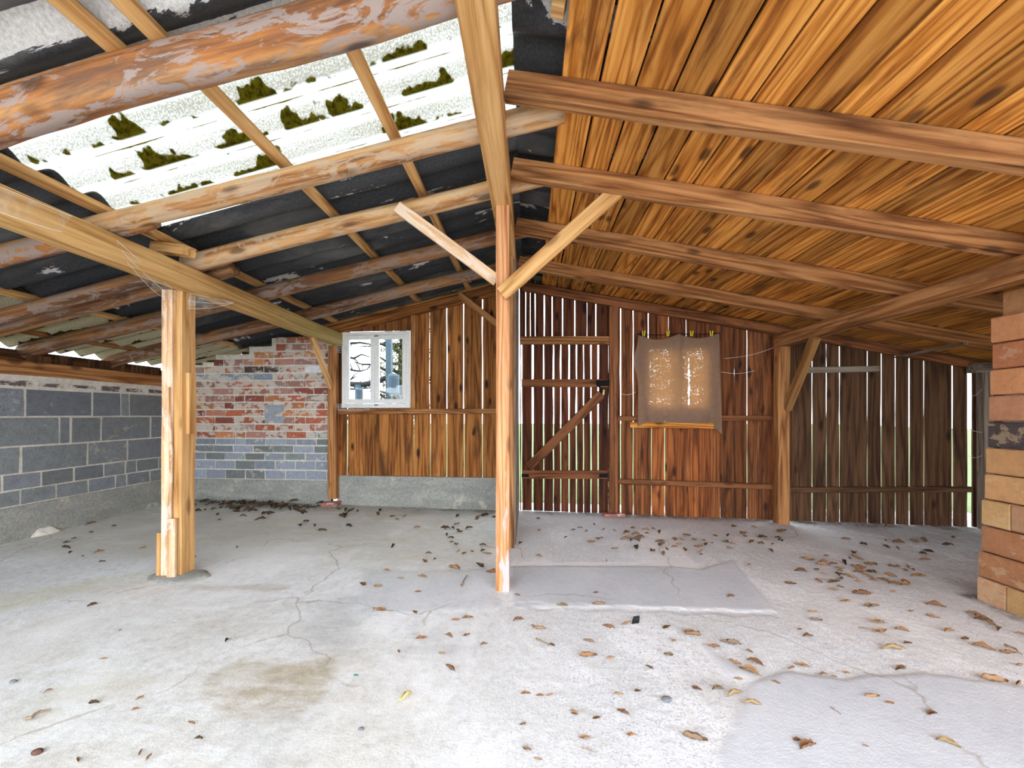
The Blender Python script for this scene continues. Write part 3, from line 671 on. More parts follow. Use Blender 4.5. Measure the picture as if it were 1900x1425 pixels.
# ridge beam
solid('ridge_beam', 'tan', 'long tan ridge beam running overhead along the roof ridge', 'beam', T((-.145, -.68, 2.185), (-.155, 4.18, 2.185), .108, .13, side=(1, 0, 0), ch=.006, wob=.003, n=40))
solid('eaves_beam', 'mossy', 'long tan beam on the left post, its far end green with algae', 'beam', T((-1.905, -.68, 1.765), (-1.955, 4.32, 1.755), .095, .128, side=(1, 0, 0), ch=.008, wob=.005, n=40))
solid('eaves_beam', 'rafter', 'brown beam crossing under the ceiling boards towards the brick pillar', 'beam', T((2.20, -.68, 1.655), (2.265, 3.97, 1.655), .10, .108, side=(1, 0, 0), ch=.010, wob=.0045, n=40))
# wall plate on the block wall
solid('wall_plate', 'rafter', 'brown timber wall plate lying on the grey block wall', 'beam', T((WX - .055, -.78, 1.338), (WX - .055, 4.40, 1.33), .13, .105, side=(1, 0, 0), ch=.006, wob=.003, n=30))
# fillers between plate and sheets
solid('eaves_board', 'wallD', 'dark board behind the packing blocks at the eaves', 'board', T((WX - .16, -.75, 1.435), (WX - .16, 4.3, 1.43), .02, .10, side=(1, 0, 0), edge=.002))
for y, w_, h_ in [(2.42, .12, .07), (2.58, .17, .10), (2.78, .10, .085), (3.15, .14, .06), (3.33, .10, .08), (3.62, .17, .085), (3.80, .08, .07), (4.0, .12, .075), (4.2, .11, .06)]:
    solid('packing_block', 'wallD', 'short brown packing block standing on the wall plate under the eaves', 'wood block', T((WX - .10, y, 1.386), (WX - .10, y, 1.386 + h_), w_, .045, side=(0, 1, 0)), 'packing blocks on the wall plate')
# rafters on the right
RD = [(1.605, 'first and nearest squared rafter under the orange ceiling boards'), (2.156, 'second squared rafter under the ceiling boards, where the long brace ends'),
      (2.814, 'third squared rafter under the ceiling boards, with a split pale end'), (3.509, 'fourth squared rafter, last before the door wall')]
for d, lb in RD:
    x0, x1 = -.085, 4.38
    solid('rafter', 'rafter', lb, 'rafter', T((x0, d + .03 - .048 * x0, zr(x0) + .048), (x1, d + .03 - .048 * x1, zr(x1) + .048), .058, .096, side=(0, 1, 0), ch=.004, wob=.0018, n=40))
x0, x1 = -.06, 4.3
solid('rafter', 'frame', 'dark brown gable rafter fixed along the top of the door wall', 'rafter', T(wp(x0, zr(x0) + .045, .035), wp(x1, zr(x1) + .045, .035), .055, .085, side=(0, 1, 0), n=30))
# logs on the left
def LG(d, x0, x1, r0, r1, mat, lb, dz=0, bow=.012):
    solid('log_rafter', mat, lb, 'log rafter', lambda m: m.log((x0, d - .048 * x0 + .0, zl(x0) + r0 + dz), (x1, d - .048 * x1, zl(x1) + r1 + dz), r0, r1, bow=bow), smooth=True)
LG(1.225, .04, -3.85, .066, .068, 'logO', 'thick log rafter with flaking grey and orange bark, nearest the camera')
LG(1.79, .14, -2.10, .048, .046, 'logL', 'peeled log rafter with a long crack just below the skylight sheet')
LG(1.83, -1.75, -3.85, .050, .046, 'logO', 'flaky barked log rafter left of the tan beam, level with the skylight', dz=-.004)
LG(2.29, .10, -1.98, .047, .05, 'logL', 'pale peeled log rafter behind the left brace')
LG(2.33, -1.75, -3.85, .044, .042, 'logD', 'dark orange log rafter left of the post, upper one of a close pair')
LG(2.46, -1.80, -3.85, .046, .050, 'logD', 'dark log rafter left of the post, lower one of a close pair', dz=-.01)
LG(2.92, .06, -3.85, .048, .055, 'logD', 'brown log rafter passing behind the top of the left post')
LG(3.56, .04, -3.85, .048, .055, 'logD', 'dark split log rafter, last before the gable wall')
solid('log_stub', 'tan', 'short tan wood stub lying on the beam beside the left post', 'wood block', T((-1.80, 2.20, 1.86), (-2.02, 2.24, 1.90), .07, .05, side=(0, 1, 0)))
x0, x1 = -.12, -2.12
solid('gable_rafter', 'wallL', 'brown squared rafter along the top of the window wall', 'rafter', T(wp(x0, zl(x0) + .04, .035), wp(x1, zl(x1) + .04, .035), .06, .085, side=(0, 1, 0), n=24))
solid('gable_batten', 'rafter', 'thin brown strip on top of the window wall rafter', 'batten', T(wp(x0, zl(x0) + .105, .05), wp(x1, zl(x1) + .105, .05), .04, .028, side=(0, 1, 0), n=24))
# battens under the sheets
def BT(x, y0, y1, mat, lb, w=.048, h=.032, dz=.112):
    solid('roof_batten', mat, lb, 'batten', T((x, y0, zl(x) + dz + h / 2), (x, y1, zl(x) + dz + h / 2), w, h, side=(1, 0, -.0 + .214 * (1 if x < 0 else -1)), n=30))
BT(-.60, -.65, 4.3, 'tan', 'thin roof batten nearest the ridge beam, crossing the skylight')
BT(-1.11, -.65, 4.3, 'tan', 'thin roof batten crossing the middle of the skylight')
BT(-1.245, -.65, 1.35, 'tan', 'short orange batten lying close beside another in front of the thick log', w=.052)
BT(-1.975, -.65, 4.3, 'tan', 'tan batten running just above the left beam under the sheet lap', w=.055)
BT(-3.06, -.65, 4.3, 'tan', 'pale batten low on the left roof, above the block wall')
BT(-3.62, -.65, 4.3, 'rafter', 'brown batten at the eaves directly over the block wall')
solid('short_block', 'tan', 'small orange wood block fixed beside the first ceiling board near the ridge', 'wood block', T((.075, 1.36, 2.30), (.115, 1.36, 2.29), .05, .05, side=(0, 1, 0)))
# centre post
PB = fz(-.14)
solid('center_post', 'cpost', 'slim centre post under the ridge beam, its foot flecked with old whitewash', 'post', T((-.142, 2.33, PB), (-.142, 2.33, 2.122), .074, .074, side=(1, 0, 0), ch=.003, wob=.002, n=30))
solid('inner_post', 'rafter', 'brown post standing close behind the slim centre post, at the end of the partition', 'post', T((-.150, 3.07, fz(0)), (-.150, 3.07, 2.122), .08, .075, side=(1, 0, 0), n=24))
# braces of the centre post
def yx(px, py, y):      # point at depth y seen at a pixel of the photograph (measuring only)
    d = ray(px, py); return CAM + d * (y / d.y)
a = yx(922, 521, 2.315); b = yx(737, 384, 2.225); 
solid('knee_brace', 'post', 'pale diagonal brace from the centre post up to the left', 'brace', T(a, b, .024, .062, side=(0, 1, 0), n=14))
a = yx(931, 546, 2.275); b = yx(1152, 348, 2.175)
solid('knee_brace', 'tan', 'pale brown diagonal brace nailed to the front of the centre post, rising to the right', 'brace', T(a, b, .03, .078, side=(0, 1, 0), n=16, rnd=.4))
# left post built of two timbers and nailed strips
r = empty('timber_post', (-2.02, 2.39, fz(-2))); tag(r, 'stout pale post of joined timbers with nailed strips, under the left beam', 'post')
z0 = fz(-2); part(MB().timber((-2.047, 2.385, z0), (-2.043, 2.385, 1.70), .062, .112, side=(1, 0, 0), ch=.006, wob=.003, edge=.003, n=30, rnd=.9), 'front_timber', M['post'], r)
part(MB().timber((-1.990, 2.392, z0), (-1.985, 2.392, 1.70), .048, .108, side=(1, 0, 0), ch=.006, wob=.003, edge=.002, n=30, rnd=.55), 'rear_timber', M['tan'], r, label='orange-tan rear timber')
part(MB().timber((-1.956, 2.40, .885), (-1.955, 2.40, 1.235), .022, .060, side=(1, 0, 0), rnd=.7), 'nailed_strip', M['tan'], r, label='short plank nailed at mid height')
part(MB().timber((-2.000, 2.318, z0 + .02), (-1.998, 2.318, .415), .048, .022, side=(1, 0, 0), rnd=.6), 'nailed_strip', M['post'], r)
part(MB().timber((-2.010, 2.322, .40), (-2.013, 2.322, 1.15), .018, .016, side=(1, 0, 0), rnd=.3, edge=.006, tw=.006), 'splinter', M['post'], r)
part(MB().timber((-2.090, 2.35, z0), (-2.086, 2.35, .33), .024, .05, side=(1, 0, 0), rnd=.5), 'nailed_strip', M['tan'], r)
part(MB().timber((-2.082, 2.39, .30), (-2.079, 2.39, .60), .012, .05, side=(1, 0, 0), rnd=.65), 'nailed_strip', M['post'], r)
m = MB(); P = []; G = []; c0 = V((-2.0, 2.36, fz(-2)))
for i in range(5):
    rr = []; g = []
    for j in range(29):
        a = j / 28 * 2 * math.pi; k = (.15, .145, .125, .10, .0)[i] * (1 + .25 * n3((math.cos(a) * 2, math.sin(a) * 2, 4))); h = (-.005, .008, .014, .02, .02)[i]
        rr.append(c0 + V((math.cos(a) * k * 1.15, math.sin(a) * k * .75, h))); g.append((math.cos(a) * k, math.sin(a) * k, 0))
    P.append(rr); G.append(g)
m.quadgrid(P, G); tag(m.build('mortar_pad', M['plinth'], smooth=True), 'low crumbling concrete pad around the foot of the left post', 'concrete pad')
# post at the window and its brace
xs, z_ = onw(619.5, 910, .05); zt = 1.69
solid('wall_post', 'rafter', 'brown post between the brick wall and the window, under the left beam', 'post', T(wp(xs, fz(xs) + .07, .06), wp(xs, zt, .06), .085, .075, side=(1, 0, 0), n=22))
a = V((-1.955, 3.78, 1.695)); b = wp(xs - .0, 1.27, .115)
solid('knee_brace', 'tan', 'short pale brace from the window post up to the algae-stained beam end', 'brace', T(a, b, .035, .06, side=(1, 0, 0), n=8))
m = MB(); p = wp(xs - .01, fz(xs), .10)
m.box(p + V((-.075, -.045, -.004)), (.14, 0, 0), (.01, .11, 0), (0, 0, .05), col=(.42, .17, .13), jit=.012)
tag(m.build('broken_brick', M['brick']), 'broken red brick under the foot of the post by the window', 'brick')
solid('ledge_batten', 'rafter', 'brown ledge rail running under the window across the boards', 'rail', T(wp(xw(628, .03), onw(700, 763.5, .03)[1], .025), wp(-.19, onw(900, 763, .03)[1], .025), .055, .052, side=(0, 1, 0), n=18))
xs2, _ = onw(767, 650, .02)
solid('window_stud', 'rafter', 'narrow upright stud on the right side of the window', 'stud', T(wp(xs2, z_rail + .02, .02), wp(xs2, zl(xs2) + .0, .02), .05, .04, side=(1, 0, 0), n=10))
a = onw(852, 548, .05); b = onw(935, 612, .05)
solid('gable_brace', 'rafter', 'short brown diagonal board on the gable between rafter and centre post', 'brace', T(wp(a[0], a[1], .075), wp(b[0], b[1], .075), .02, .062, side=(0, 1, 0), n=8))
# timber around the door and the door wall
xs3, _ = onw(1138, 700, .03)
solid('door_post', 'frame', 'dark brown upright post on the right side of the door', 'post', T(wp(xs3, fz(xs3), .03), wp(xs3, zr(xs3) + .0, .03), .085, .055, side=(1, 0, 0), n=20))
a = onw(966, 632, .03); b = onw(1131, 632, .03)
solid('door_lintel', 'rafter', 'brown lintel beam over the barn door', 'lintel', T(wp(a[0], a[1], .03), wp(xs3 - .04, b[1], .03), .05, .078, side=(0, 1, 0), n=14))
def rail(pa, pb, name, lb, mat='frame', h=.05, off=.022, th=.04):
    a = onw(*pa, off); b = onw(*pb, off)
    solid(name, mat, lb, 'rail', T(wp(a[0], a[1], off), wp(b[0], b[1], off), th, h, side=(0, 1, 0), n=18))
rail((1147, 776), (1436, 776), 'wall_rail', 'middle horizontal rail on the door wall behind the sackcloth')
rail((1147, 893), (1436, 903), 'wall_rail', 'lower horizontal rail on the door wall between door post and right post')
rail((1465, 909), (1800, 908), 'wall_rail', 'lower horizontal rail on the dark boards right of the right post', 'wallD')
rail((1492, 687), (1630, 684.5), 'wall_rail', 'short grey rail high on the dark boards beside the right post', 'grey', h=.055, th=.03)
rail((1169, 788), (1326, 790), 'ledge_board', 'bright orange strip of wood just below the hanging sackcloth', 'ceil', h=.055, off=.055, th=.022)
pr = yx(1450, 968, 3.95); xr = pr.x; yr = pr.y
solid('timber_post', 'rafter', 'brown squared post under the beam on the right, in front of the boarded wall', 'post', T((xr, yr, fz(xr)), (xr, yr, 1.60), .10, .10, side=(1, 0, 0), ch=.008, wob=.005, n=22))
solid('knee_brace', 'tan', 'brown knee brace from the right post up to the beam', 'brace', T((xr + .02, yr - .05, 1.05), (2.225, 3.42, 1.60), .05, .075, side=(1, 0, 0), n=10, rnd=.2, col=(.55, .48, .42)))
a = onw(1825, 700, .06)
solid('corner_post', 'grey', 'grey weathered post in the far dark corner beside the bright slit', 'post', T(wp(a[0], fz(4), .08), wp(a[0] - .01, 1.36, .08), .085, .07, side=(1, 0, 0), n=18, wob=.006))
solid('short_beam', 'grey', 'short grey beam end resting on the weathered corner post', 'beam', T(wp(a[0] - .12, 1.40, .085), wp(a[0] + .35, 1.40, .085), .09, .085, side=(0, 1, 0), n=6))
a = onw(1662, 661, .08); b = yx(1792, 636, 3.15)
solid('loose_lath', 'grey', 'loose pale lath leaning under the low right ceiling', 'lath', T(wp(a[0], a[1] - .01, .09), (b.x, b.y, b.z - .0), .03, .018, side=(1, 0, 0), n=8))
# brick pillar on the right: leaning, coarse courses
pm = MB(); cm = MB(); yf = 2.37; nr = 12; ztop = 1.652; zb0 = fz(2.5) - .01
def px_face(z): # x of the pillar's face as it leans back
    pts = [(0.0, 2.385), (.35, 2.40), (.7, 2.425), (1.0, 2.44), (1.15, 2.455), (1.40, 2.465), (1.53, 2.50), (1.66, 2.515)]
    for (z1, a1), (z2, a2) in zip(pts[:-1], pts[1:]):
        if z <= z2: return a1 + (a2 - a1) * max(0, (z - z1)) / (z2 - z1)
    return pts[-1][1]
cols = [(.50, .19, .09), (.56, .25, .11), (.60, .30, .13), (.52, .24, .13)]
hh = (ztop - zb0) / nr
for i in range(nr):
    zb = zb0 + i * hh; zt = zb + hh - .010; y = yf + random.uniform(-.008, .008)
    xf = px_face((zb + zt) / 2) + (-.035 if i == nr - 2 else random.uniform(-.006, .006))
    first = True
    while y > 1.2:
        L = random.choice([.29, .14, .29]) if i < 4 else (.29 if not (first and i % 2) else .22); first = False
        c = random.choice(cols); k = random.uniform(.85, 1.15); c = tuple(q * k for q in c)
        if i < 6: c = (c[0] * .95, c[1] * 1.12, c[2] * 1.1)
        if i == 6 and y > 2.2: c = (.08, .06, .055)
        pm.timber((xf + .145, y, (zb + zt) / 2), (xf + .145, y - L + .010, (zb + zt) / 2), .29, zt - zb + .004, side=(1, 0, 0), ch=.006, wob=.001, n=5, col=c, edge=.003); y -= L
cm.box((px_face(0) + .030, 1.22, zb0), (.26, 0, 0), (0, yf - 1.24, 0), (.12, 0, ztop - zb0 - .02))
r = empty('brick_pillar', (2.55, 1.8, fz(2.5))); tag(r, 'leaning pillar of coarse orange bricks at the right edge', 'pillar')
part(pm, 'bricks', M['orangebrick'], r); part(cm, 'mortar_core', M['mortar'], r)

# ================================================================== DOOR AND WINDOW
D = empty('door_1', wp(xw(1045), fz(.4), 0)); D['kind'] = 'structure'
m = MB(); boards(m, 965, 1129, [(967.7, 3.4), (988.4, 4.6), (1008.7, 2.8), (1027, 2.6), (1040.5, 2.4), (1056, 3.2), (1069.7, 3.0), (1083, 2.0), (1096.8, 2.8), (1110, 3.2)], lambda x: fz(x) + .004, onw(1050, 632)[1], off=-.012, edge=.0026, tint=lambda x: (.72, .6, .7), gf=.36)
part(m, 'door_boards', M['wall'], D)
for pa, pb, hgt in (((968, 711), (1129, 711), .078), ((970, 880), (1129, 881), .082)):
    a = onw(*pa, .02); b = onw(*pb, .02)
    part(MB().timber(wp(a[0], a[1], .012), wp(b[0], b[1], .012), .028, hgt, side=(0, 1, 0), n=14, edge=.002), 'door_ledge', M['frame'], D)
a = onw(981, 868, .02); b = onw(1116, 731, .02)
part(MB().timber(wp(a[0], a[1], .0135), wp(b[0], b[1], .0135), .028, .09, side=(0, 1, 0), n=14, edge=.002), 'door_brace', M['frame'], D)
a = onw(1107, 716, .04); b = onw(1131, 706, .04)
lk = part(MB().box(wp(a[0], a[1], .028), wp(b[0], 0, 0) - wp(a[0], 0, 0), (0, -.032, 0), (0, 0, b[1] - a[1]), jit=.001), 'lock', M['iron'], D)
a = onw(1112, 722, .045)
part(MB().tube([wp(a[0], a[1] + .03, .05), wp(a[0], a[1] - .01, .06), wp(a[0] + .03, a[1] - .02, .062)], .008), 'door_handle', M['iron'], D)
a = onw(1119, 727, .045); part(MB().box(wp(a[0] - .005, a[1] - .03, .03), (.018, 0, 0), (0, -.006, 0), (.006, 0, .05)), 'key_tag', M['leafyellow'], D, label='small pale yellow tag')
a = onw(1118, 886, .03); b = onw(1131, 879, .03)
part(MB().box(wp(a[0] - .03, a[1], .027), wp(b[0] + .03, 0, 0) - wp(a[0], 0, 0), (0, -.012, 0), (0, 0, b[1] - a[1])), 'hinge', M['iron'], D)
a = onw(966, 885, .03); part(MB().box(wp(a[0] + .01, a[1] - .0, .027), (.07, 0, 0), (0, -.010, 0), (0, 0, .03)), 'bolt', M['iron'], D)
# chain hanging by the door post
m = MB(); a = onw(1129, 800, .05)
for i in range(26):
    z = a[1] - i * .026; q = wp(a[0] + .004 * math.sin(i), z, .05); R_ = []
    u = V((1, 0, 0)) if i % 2 else V((0, 1, 0))
    m.tube([q + u * (.008 * math.cos(t)) + V((0, 0, .017 * math.sin(t))) for t in [k_ / 8 * 2 * math.pi for k_ in range(9)]], .0022, seg=5)
tag(m.build('chain', M['rust']), 'thin dark iron chain hanging beside the door post', 'chain')

WD = empty('window_1', wp(xw(699), onw(699, 755)[1], 0)); WD['kind'] = 'structure'
L_, T_ = onw(637, 617.5, .0); R2_, B_ = onw(762, 756.5, .0)
xo = (L_ + R2_) / 2
def bar(m, x0, z0, x1, z1, w_, d_, off): m.timber(wp(x0, z0, off), wp(x1, z1, off), w_, d_, side=(1, -K, 0) if abs(z1 - z0) > abs(x1 - x0) else (0, 0, 1), ch=.004, wob=.0006, n=8)
m = MB(); fw_ = .034
bar(m, L_ + fw_ / 2, B_, L_ + fw_ / 2, T_, fw_, .08, -.005); bar(m, R2_ - fw_ / 2, B_, R2_ - fw_ / 2, T_, fw_, .08, -.005)
bar(m, L_, T_ - fw_ / 2, R2_, T_ - fw_ / 2, fw_, .079, -.005); bar(m, L_, B_ + .02, R2_, B_ + .02, .045, .084, -.004)
part(m, 'window_frame', M['paint'], WD)
xm = xw(697.5)
for side, (a, b) in (('left', (L_ + fw_ + .001, xm - .002)), ('right', (xm + .002, R2_ - fw_ - .001))):
    m = MB(); s = .042; zt_ = T_ - fw_ - .002; zb2 = B_ + .044
    bar(m, a + s / 2, zb2, a + s / 2, zt_, s, .034, .022); bar(m, b - s / 2, zb2, b - s / 2, zt_, s, .034, .022)
    bar(m, a + .001, zt_ - s / 2, b - .001, zt_ - s / 2, s, .033, .022); bar(m, a + .001, zb2 + .022, b - .001, zb2 + .022, .044, .033, .022)
    sh = part(m, 'window_sash', M['paint'], WD)
    g = MB().box(wp(a + s, zb2 + .04, .018), wp(b - s, 0, 0) - wp(a + s, 0, 0), (0, -.003, 0), (0, 0, zt_ - s - zb2 - .04))
    g2 = [V(v) - WD.location for v in g.v]; g.v = [tuple(q) for q in g2]; go = g.build('pane', M['glass'], sh)
for py in (624, 752):
    a = onw(698, py, .05); part(MB().tube([wp(a[0] - .018, a[1], .045), wp(a[0], a[1] + .006, .052), wp(a[0] + .018, a[1], .045)], .005), 'window_catch', M['rust'], WD)
# dark reveal between post and window
# opening behind the sackcloth
CW = empty('window_2', wp(xw(1257), zo0, 0)); CW['kind'] = 'structure'
m = MB(); a = xw(1197); b = xw(1316)
bar(m, a + .02, zo0, a + .02, zo1, .04, .05, -.01); bar(m, b - .02, zo0, b - .02, zo1, .04, .05, -.01); bar(m, a, zo1 - .015, b, zo1 - .015, .03, .05, -.01); bar(m, a, zo0 + .015, b, zo0 + .015, .03, .05, -.01)
q = xw(1257); bar(m, q, zo0, q, zo1, .085, .045, -.01)
part(m, 'window_frame', M['frame'], CW)
# sackcloth -------------------------------------------------------------
ca, cz = onw(1184, 622, .06); cb, cz2 = onw(1333, 620, .06); bz = onw(1258, 783, .06)[1]
NXc, NZc = 70, 70; P = []; G = []
for i in range(NZc + 1):
    v = i / NZc; r = []; g = []
    for j in range(NXc + 1):
        u = j / NXc
        sag = (.045 * math.sin(math.pi * min(1, u / .5)) if u < .5 else .04 * math.sin(math.pi * (u - .5) / .5)) * (1 - v) ** 3
        x = ca + (cb - ca) * u - .045 * math.exp(-((v - .28) / .16) ** 2) * (1 - u) ** 6 - .01 * v * (1 - u) + .01 * v * u
        zb_c = bz - (.10 * max(0, (u - .90) / .10) ** .8 if u > .90 else 0) - (.045 * max(0, (.10 - u) / .10) if u < .10 else 0) - .015 * u
        z = (cz - sag) * (1 - v) + zb_c * v
        fold = .012 * math.sin(u * 26 + 1.3 * math.sin(v * 3)) * (.3 + .7 * v) * (1 if (u < .15 or u > .85) else .25) + .012 * n3((u * 5, v * 2.5, 1)) + .004 * n3((u * 20, v * 12, 5))
        fold += .02 * math.exp(-((u - .5) / .05) ** 2) * (1 - v) + (.03 * max(0, u - .92) / .08) * v
        r.append(wp(x, z, .075 + fold)); g.append((x, z, 0))
    P.append(r); G.append(g)
m = MB(); m.quadgrid(P, G); cl = m.build('sackcloth', M['cloth'], smooth=True, origin=wp(xw(1258), bz, .07)); tag(cl, 'ragged brown sackcloth hung over a small opening in the door wall', 'cloth')
md = cl.modifiers.new('thickness', 'SOLIDIFY'); md.thickness = .0015
m = MB(); a = onw(1180, 620.5, .05); b = onw(1334, 618.5, .05)
m.tube([wp(a[0] + (b[0] - a[0]) * t, a[1] + (b[1] - a[1]) * t - .012 * abs(math.sin(math.pi * 2 * t)) , .072 - .02 * 0) for t in [i / 24 for i in range(25)]], .004)
tag(m.build('curtain_wire', M['iron']), 'thin dark wire along the top edge of the sackcloth', 'wire')
for k_, (px, w_) in enumerate(((1194, 'first'), (1239, 'second'), (1283, 'third'), (1319.5, 'fourth'))):
    a = onw(px, 618.5, .08); r = empty('clothes_peg', wp(a[0], a[1], .085))
    tag(r, w_ + ' of four small yellow pegs from the left, holding the sackcloth top', 'clothes peg', 'yellow pegs on the sackcloth')
    for s in (-1, 1):
        part(MB().timber(wp(a[0] + s * .006, a[1] - .026, .086 - s * .0), wp(a[0] + s * .011, a[1] + .022, .086), .009, .012, side=(1, 0, 0), n=3), 'peg_arm', M['yellow'], r)
# cobwebs ----------------------------------------------------------------
def webfilm(pts4, nm, lb, strands=3):
    r = empty(nm, pts4[0]); tag(r, lb, 'cobweb')
    a, b, c, d = [V(p) for p in pts4]; P = []; G = []
    for i in range(13):
        v = i / 12; row = []; g = []
        for j in range(13):
            u = j / 12; p = (a.lerp(b, u)).lerp(d.lerp(c, u), v)
            p = p + V((0, 0, -.05 * math.sin(math.pi * u) * v * (a - b).length)) + V((n3((u * 3, v * 3, 2)) * .01,) * 3)
            row.append(p); g.append((u, v, 0))
        P.append(row); G.append(g)
    part(MB().quadgrid(P, G), 'web_film', M['film'], r, True)
    m = MB()
    for i in range(strands):
        v = i / (strands - 1); p0 = a.lerp(d, v); p1 = b.lerp(c, v)
        m.tube([p0.lerp(p1, t) + V((0, 0, -.05 * math.sin(math.pi * t) * v * (p1 - p0).length)) for t in [k / 8 for k in range(9)]], .0008, seg=4)
    part(m, 'web_strands', M['web'], r)
webfilm([(-1.852, 1.85, 1.78), (-1.955, 2.32, 1.66), (-2.0, 2.32, 1.62), (-1.852, 1.90, 1.70)], 'cobweb', 'white cobweb stretched from the tan beam to the top of the left post')
webfilm([(-1.855, 2.62, 1.70), (-1.94, 2.37, 1.69), (-1.945, 2.36, 1.60), (-1.86, 2.60, 1.69)], 'cobweb', 'small cobweb in the angle behind the left post top')
webfilm([(-1.851, 1.18, 1.79), (-1.851, 1.66, 1.80), (-1.851, 1.62, 1.72), (-1.851, 1.18, 1.74)], 'cobweb', 'flat dusty cobweb on the near side of the left beam', 2)
p = [wp(xw(628), 1.72, .10), wp(xw(650), 1.70, .06), wp(xw(652), 1.62, .05), wp(xw(628), 1.63, .09)]
webfilm(p, 'cobweb', 'hazy cobweb beside the top corner of the window', 5)
p = [wp(xw(630), 1.10, .08), wp(xw(690), 1.09, .06), wp(xw(690), 1.045, .07), wp(xw(630), 1.045, .08)]
webfilm(p, 'cobweb', 'dusty cobweb lying along the bottom of the window', 5)
for (pa, pb, lb) in [((1436, 645), (1345, 665), 'single cobweb thread between the right post and the sackcloth'), ((1338, 690), (1400, 688), 'single cobweb thread to the right of the sackcloth'), ((1150, 730), (1180, 727), 'short cobweb thread left of the sackcloth'),
                     ((1800, 735), (1822, 722), 'bright cobweb thread across the far right slit, highest'), ((1798, 797), (1848, 799), 'bright cobweb thread across the far right slit, middle'), ((1795, 845), (1822, 845), 'bright cobweb thread across the far right slit, lowest')]:
    a = onw(*pa, .10); b = onw(*pb, .10); p0 = wp(a[0], a[1], .10); p1 = wp(b[0], b[1], .10)
    m = MB().tube([p0.lerp(p1, t) + V((0, 0, -.02 * math.sin(math.pi * t))) for t in [k / 8 for k in range(9)]], .0012, seg=4); tag(m.build('cobweb_thread', M['web']), lb, 'cobweb')

# ================================================================== OUTSIDE
r = empty('garden_post', (-2.75, 7.4, -.02)); tag(r, 'grey post with a shallow curved dish on top, seen through the window', 'garden post')
c0 = yx(666, 712, 7.4); part(MB().tube([(c0.x, 7.4, -.02), (c0.x, 7.4, c0.z - .02)], .07, 8), 'post', M['bluegrey'], r)
part(MB().tube([(c0.x - .55 + 1.1 * t, 7.4, c0.z + .35 * (t * 2 - 1) ** 2 * .45 - .02) for t in [k / 12 for k in range(13)]], .045, 8), 'dish', M['branch'], r)
c1 = yx(722, 700, 7.0)
m = MB(); m.timber((c1.x, 7.0, -.02), (c1.x, 7.0, 2.6), .09, .09, side=(1, 0, 0)); tag(m.build('lamp_pole', M['bluegrey']), 'tall blue-grey pole seen through the right window pane', 'pole')
c2 = yx(731, 705, 6.9); m = MB(); m.tube([(c2.x, 6.865, c2.z - .24), (c2.x, 6.865, c2.z - .22), (c2.x, 6.865, c2.z + .06), (c2.x, 6.865, c2.z + .1)], [.08, .095, .095, .05], 14)
tag(m.build('rain_barrel', M['bluegrey']), 'small blue-grey barrel fixed to the pole outside the window', 'barrel')
# bare tree
def tree(base, seed, spread, lb, foliage=False):
    random.seed(seed); r = empty('bare_tree' if not foliage else 'conifer_tree', base); tag(r, lb, 'tree'); b = V(base)
    part(MB().tube([b, b + V((.05, 0, 1.0)), b + V((.1, .05, 2.4)), b + V((.05, 0, 3.6))], [.12, .10, .07, .03], 8), 'trunk', M['branch'], r)
    m = MB()
    for i in range(26):
        z = .9 + i * .10; an = random.uniform(-.5, .5) + (math.pi if i % 2 else 0); L = random.uniform(.6, 1.5) * spread
        p = b + V((.08, 0, z)); pts = [p]; rr = [.04]
        for k in range(6):
            p = p + V((math.cos(an) * L / 6, math.sin(an) * L / 6 + random.uniform(-.05, .05), random.uniform(-.05, .09))); pts.append(p); rr.append(.04 * (1 - (k + 1) / 7.0) + .004)
            if random.random() < .6:
                q = p + V((random.uniform(-.2, .2), 0, random.uniform(-.2, .25))); m.tube([p, p.lerp(q, .5) + V((0, 0, .02)), q], [.013, .010, .006], 4)
        m.tube(pts, rr, 5)
    part(m, 'branches', M['branch'], r)
    if foliage:
        m = MB()
        for i in range(2600):
            z = random.uniform(.6, 3.3); rad = .75 * (1 - z / 4.2); a = random.uniform(0, 6.28); d = rad * random.random() ** .5
            p = b + V((math.cos(a) * d, math.sin(a) * d, z)); e = V((random.uniform(-.05, .05), random.uniform(-.05, .05), random.uniform(-.07, .01)))
            m.tube([p, p + e], [.010, .005], 3)
        part(m, 'needles', M['needle'], r)['kind'] = 'stuff'
tree((-4.0, 7.9, -.02), 5, 1.0, 'bare dark tree reaching across the left window pane')
tree((-2.62, 8.4, -.02), 9, .6, 'yellow-green conifer behind the right window pane', True)

# ================================================================== LEAVES
random.seed(21)
def leafmesh(kind, seed, mat):
    rs = random.Random(seed); m = MB(); n, k = 9, 5; P = []; G = []
    curl = rs.uniform(1.1, 3.0); bend = rs.uniform(-1.4, 2.0); twist = rs.uniform(-1.6, 1.6)
    for i in range(n + 1):
        t = i / n; wdt = (math.sin(math.pi * t ** .8) ** .75 * .28 + .008) * (1 + .10 * math.sin(i * 2.7 + seed)); r = []; g = []
        for j in range(k + 1):
            u = j / k * 2 - 1; a = u * curl
            yy = math.sin(a) / curl * wdt; zz_ = (1 - math.cos(a)) / curl * wdt * 1.1
            zb_q = .22 * bend * (t - .5) ** 2 + .06 * rs.uniform(-1, 1)
            c, s = math.cos(twist * (t - .5)), math.sin(twist * (t - .5))
            r.append(V((t - .5, yy * c - zz_ * s, yy * s + zz_ * c + zb_q))); g.append((t, u, 0))
        P.append(r); G.append(g)
    mn = min(p.z for r in P for p in r); P = [[p - V((0, 0, mn)) for p in r] for r in P]
    m.quadgrid(P, G)
    # stalk
    e = P[0][k // 2]; m.tube([e, e + V((-.12, .02, .02)), e + V((-.2, .05, 0))], [.012, .010, .008], 4)
    me_o = m.build('dry_leaf', mat, smooth=True); me_ = me_o.data; bpy.data.objects.remove(me_o); return me_
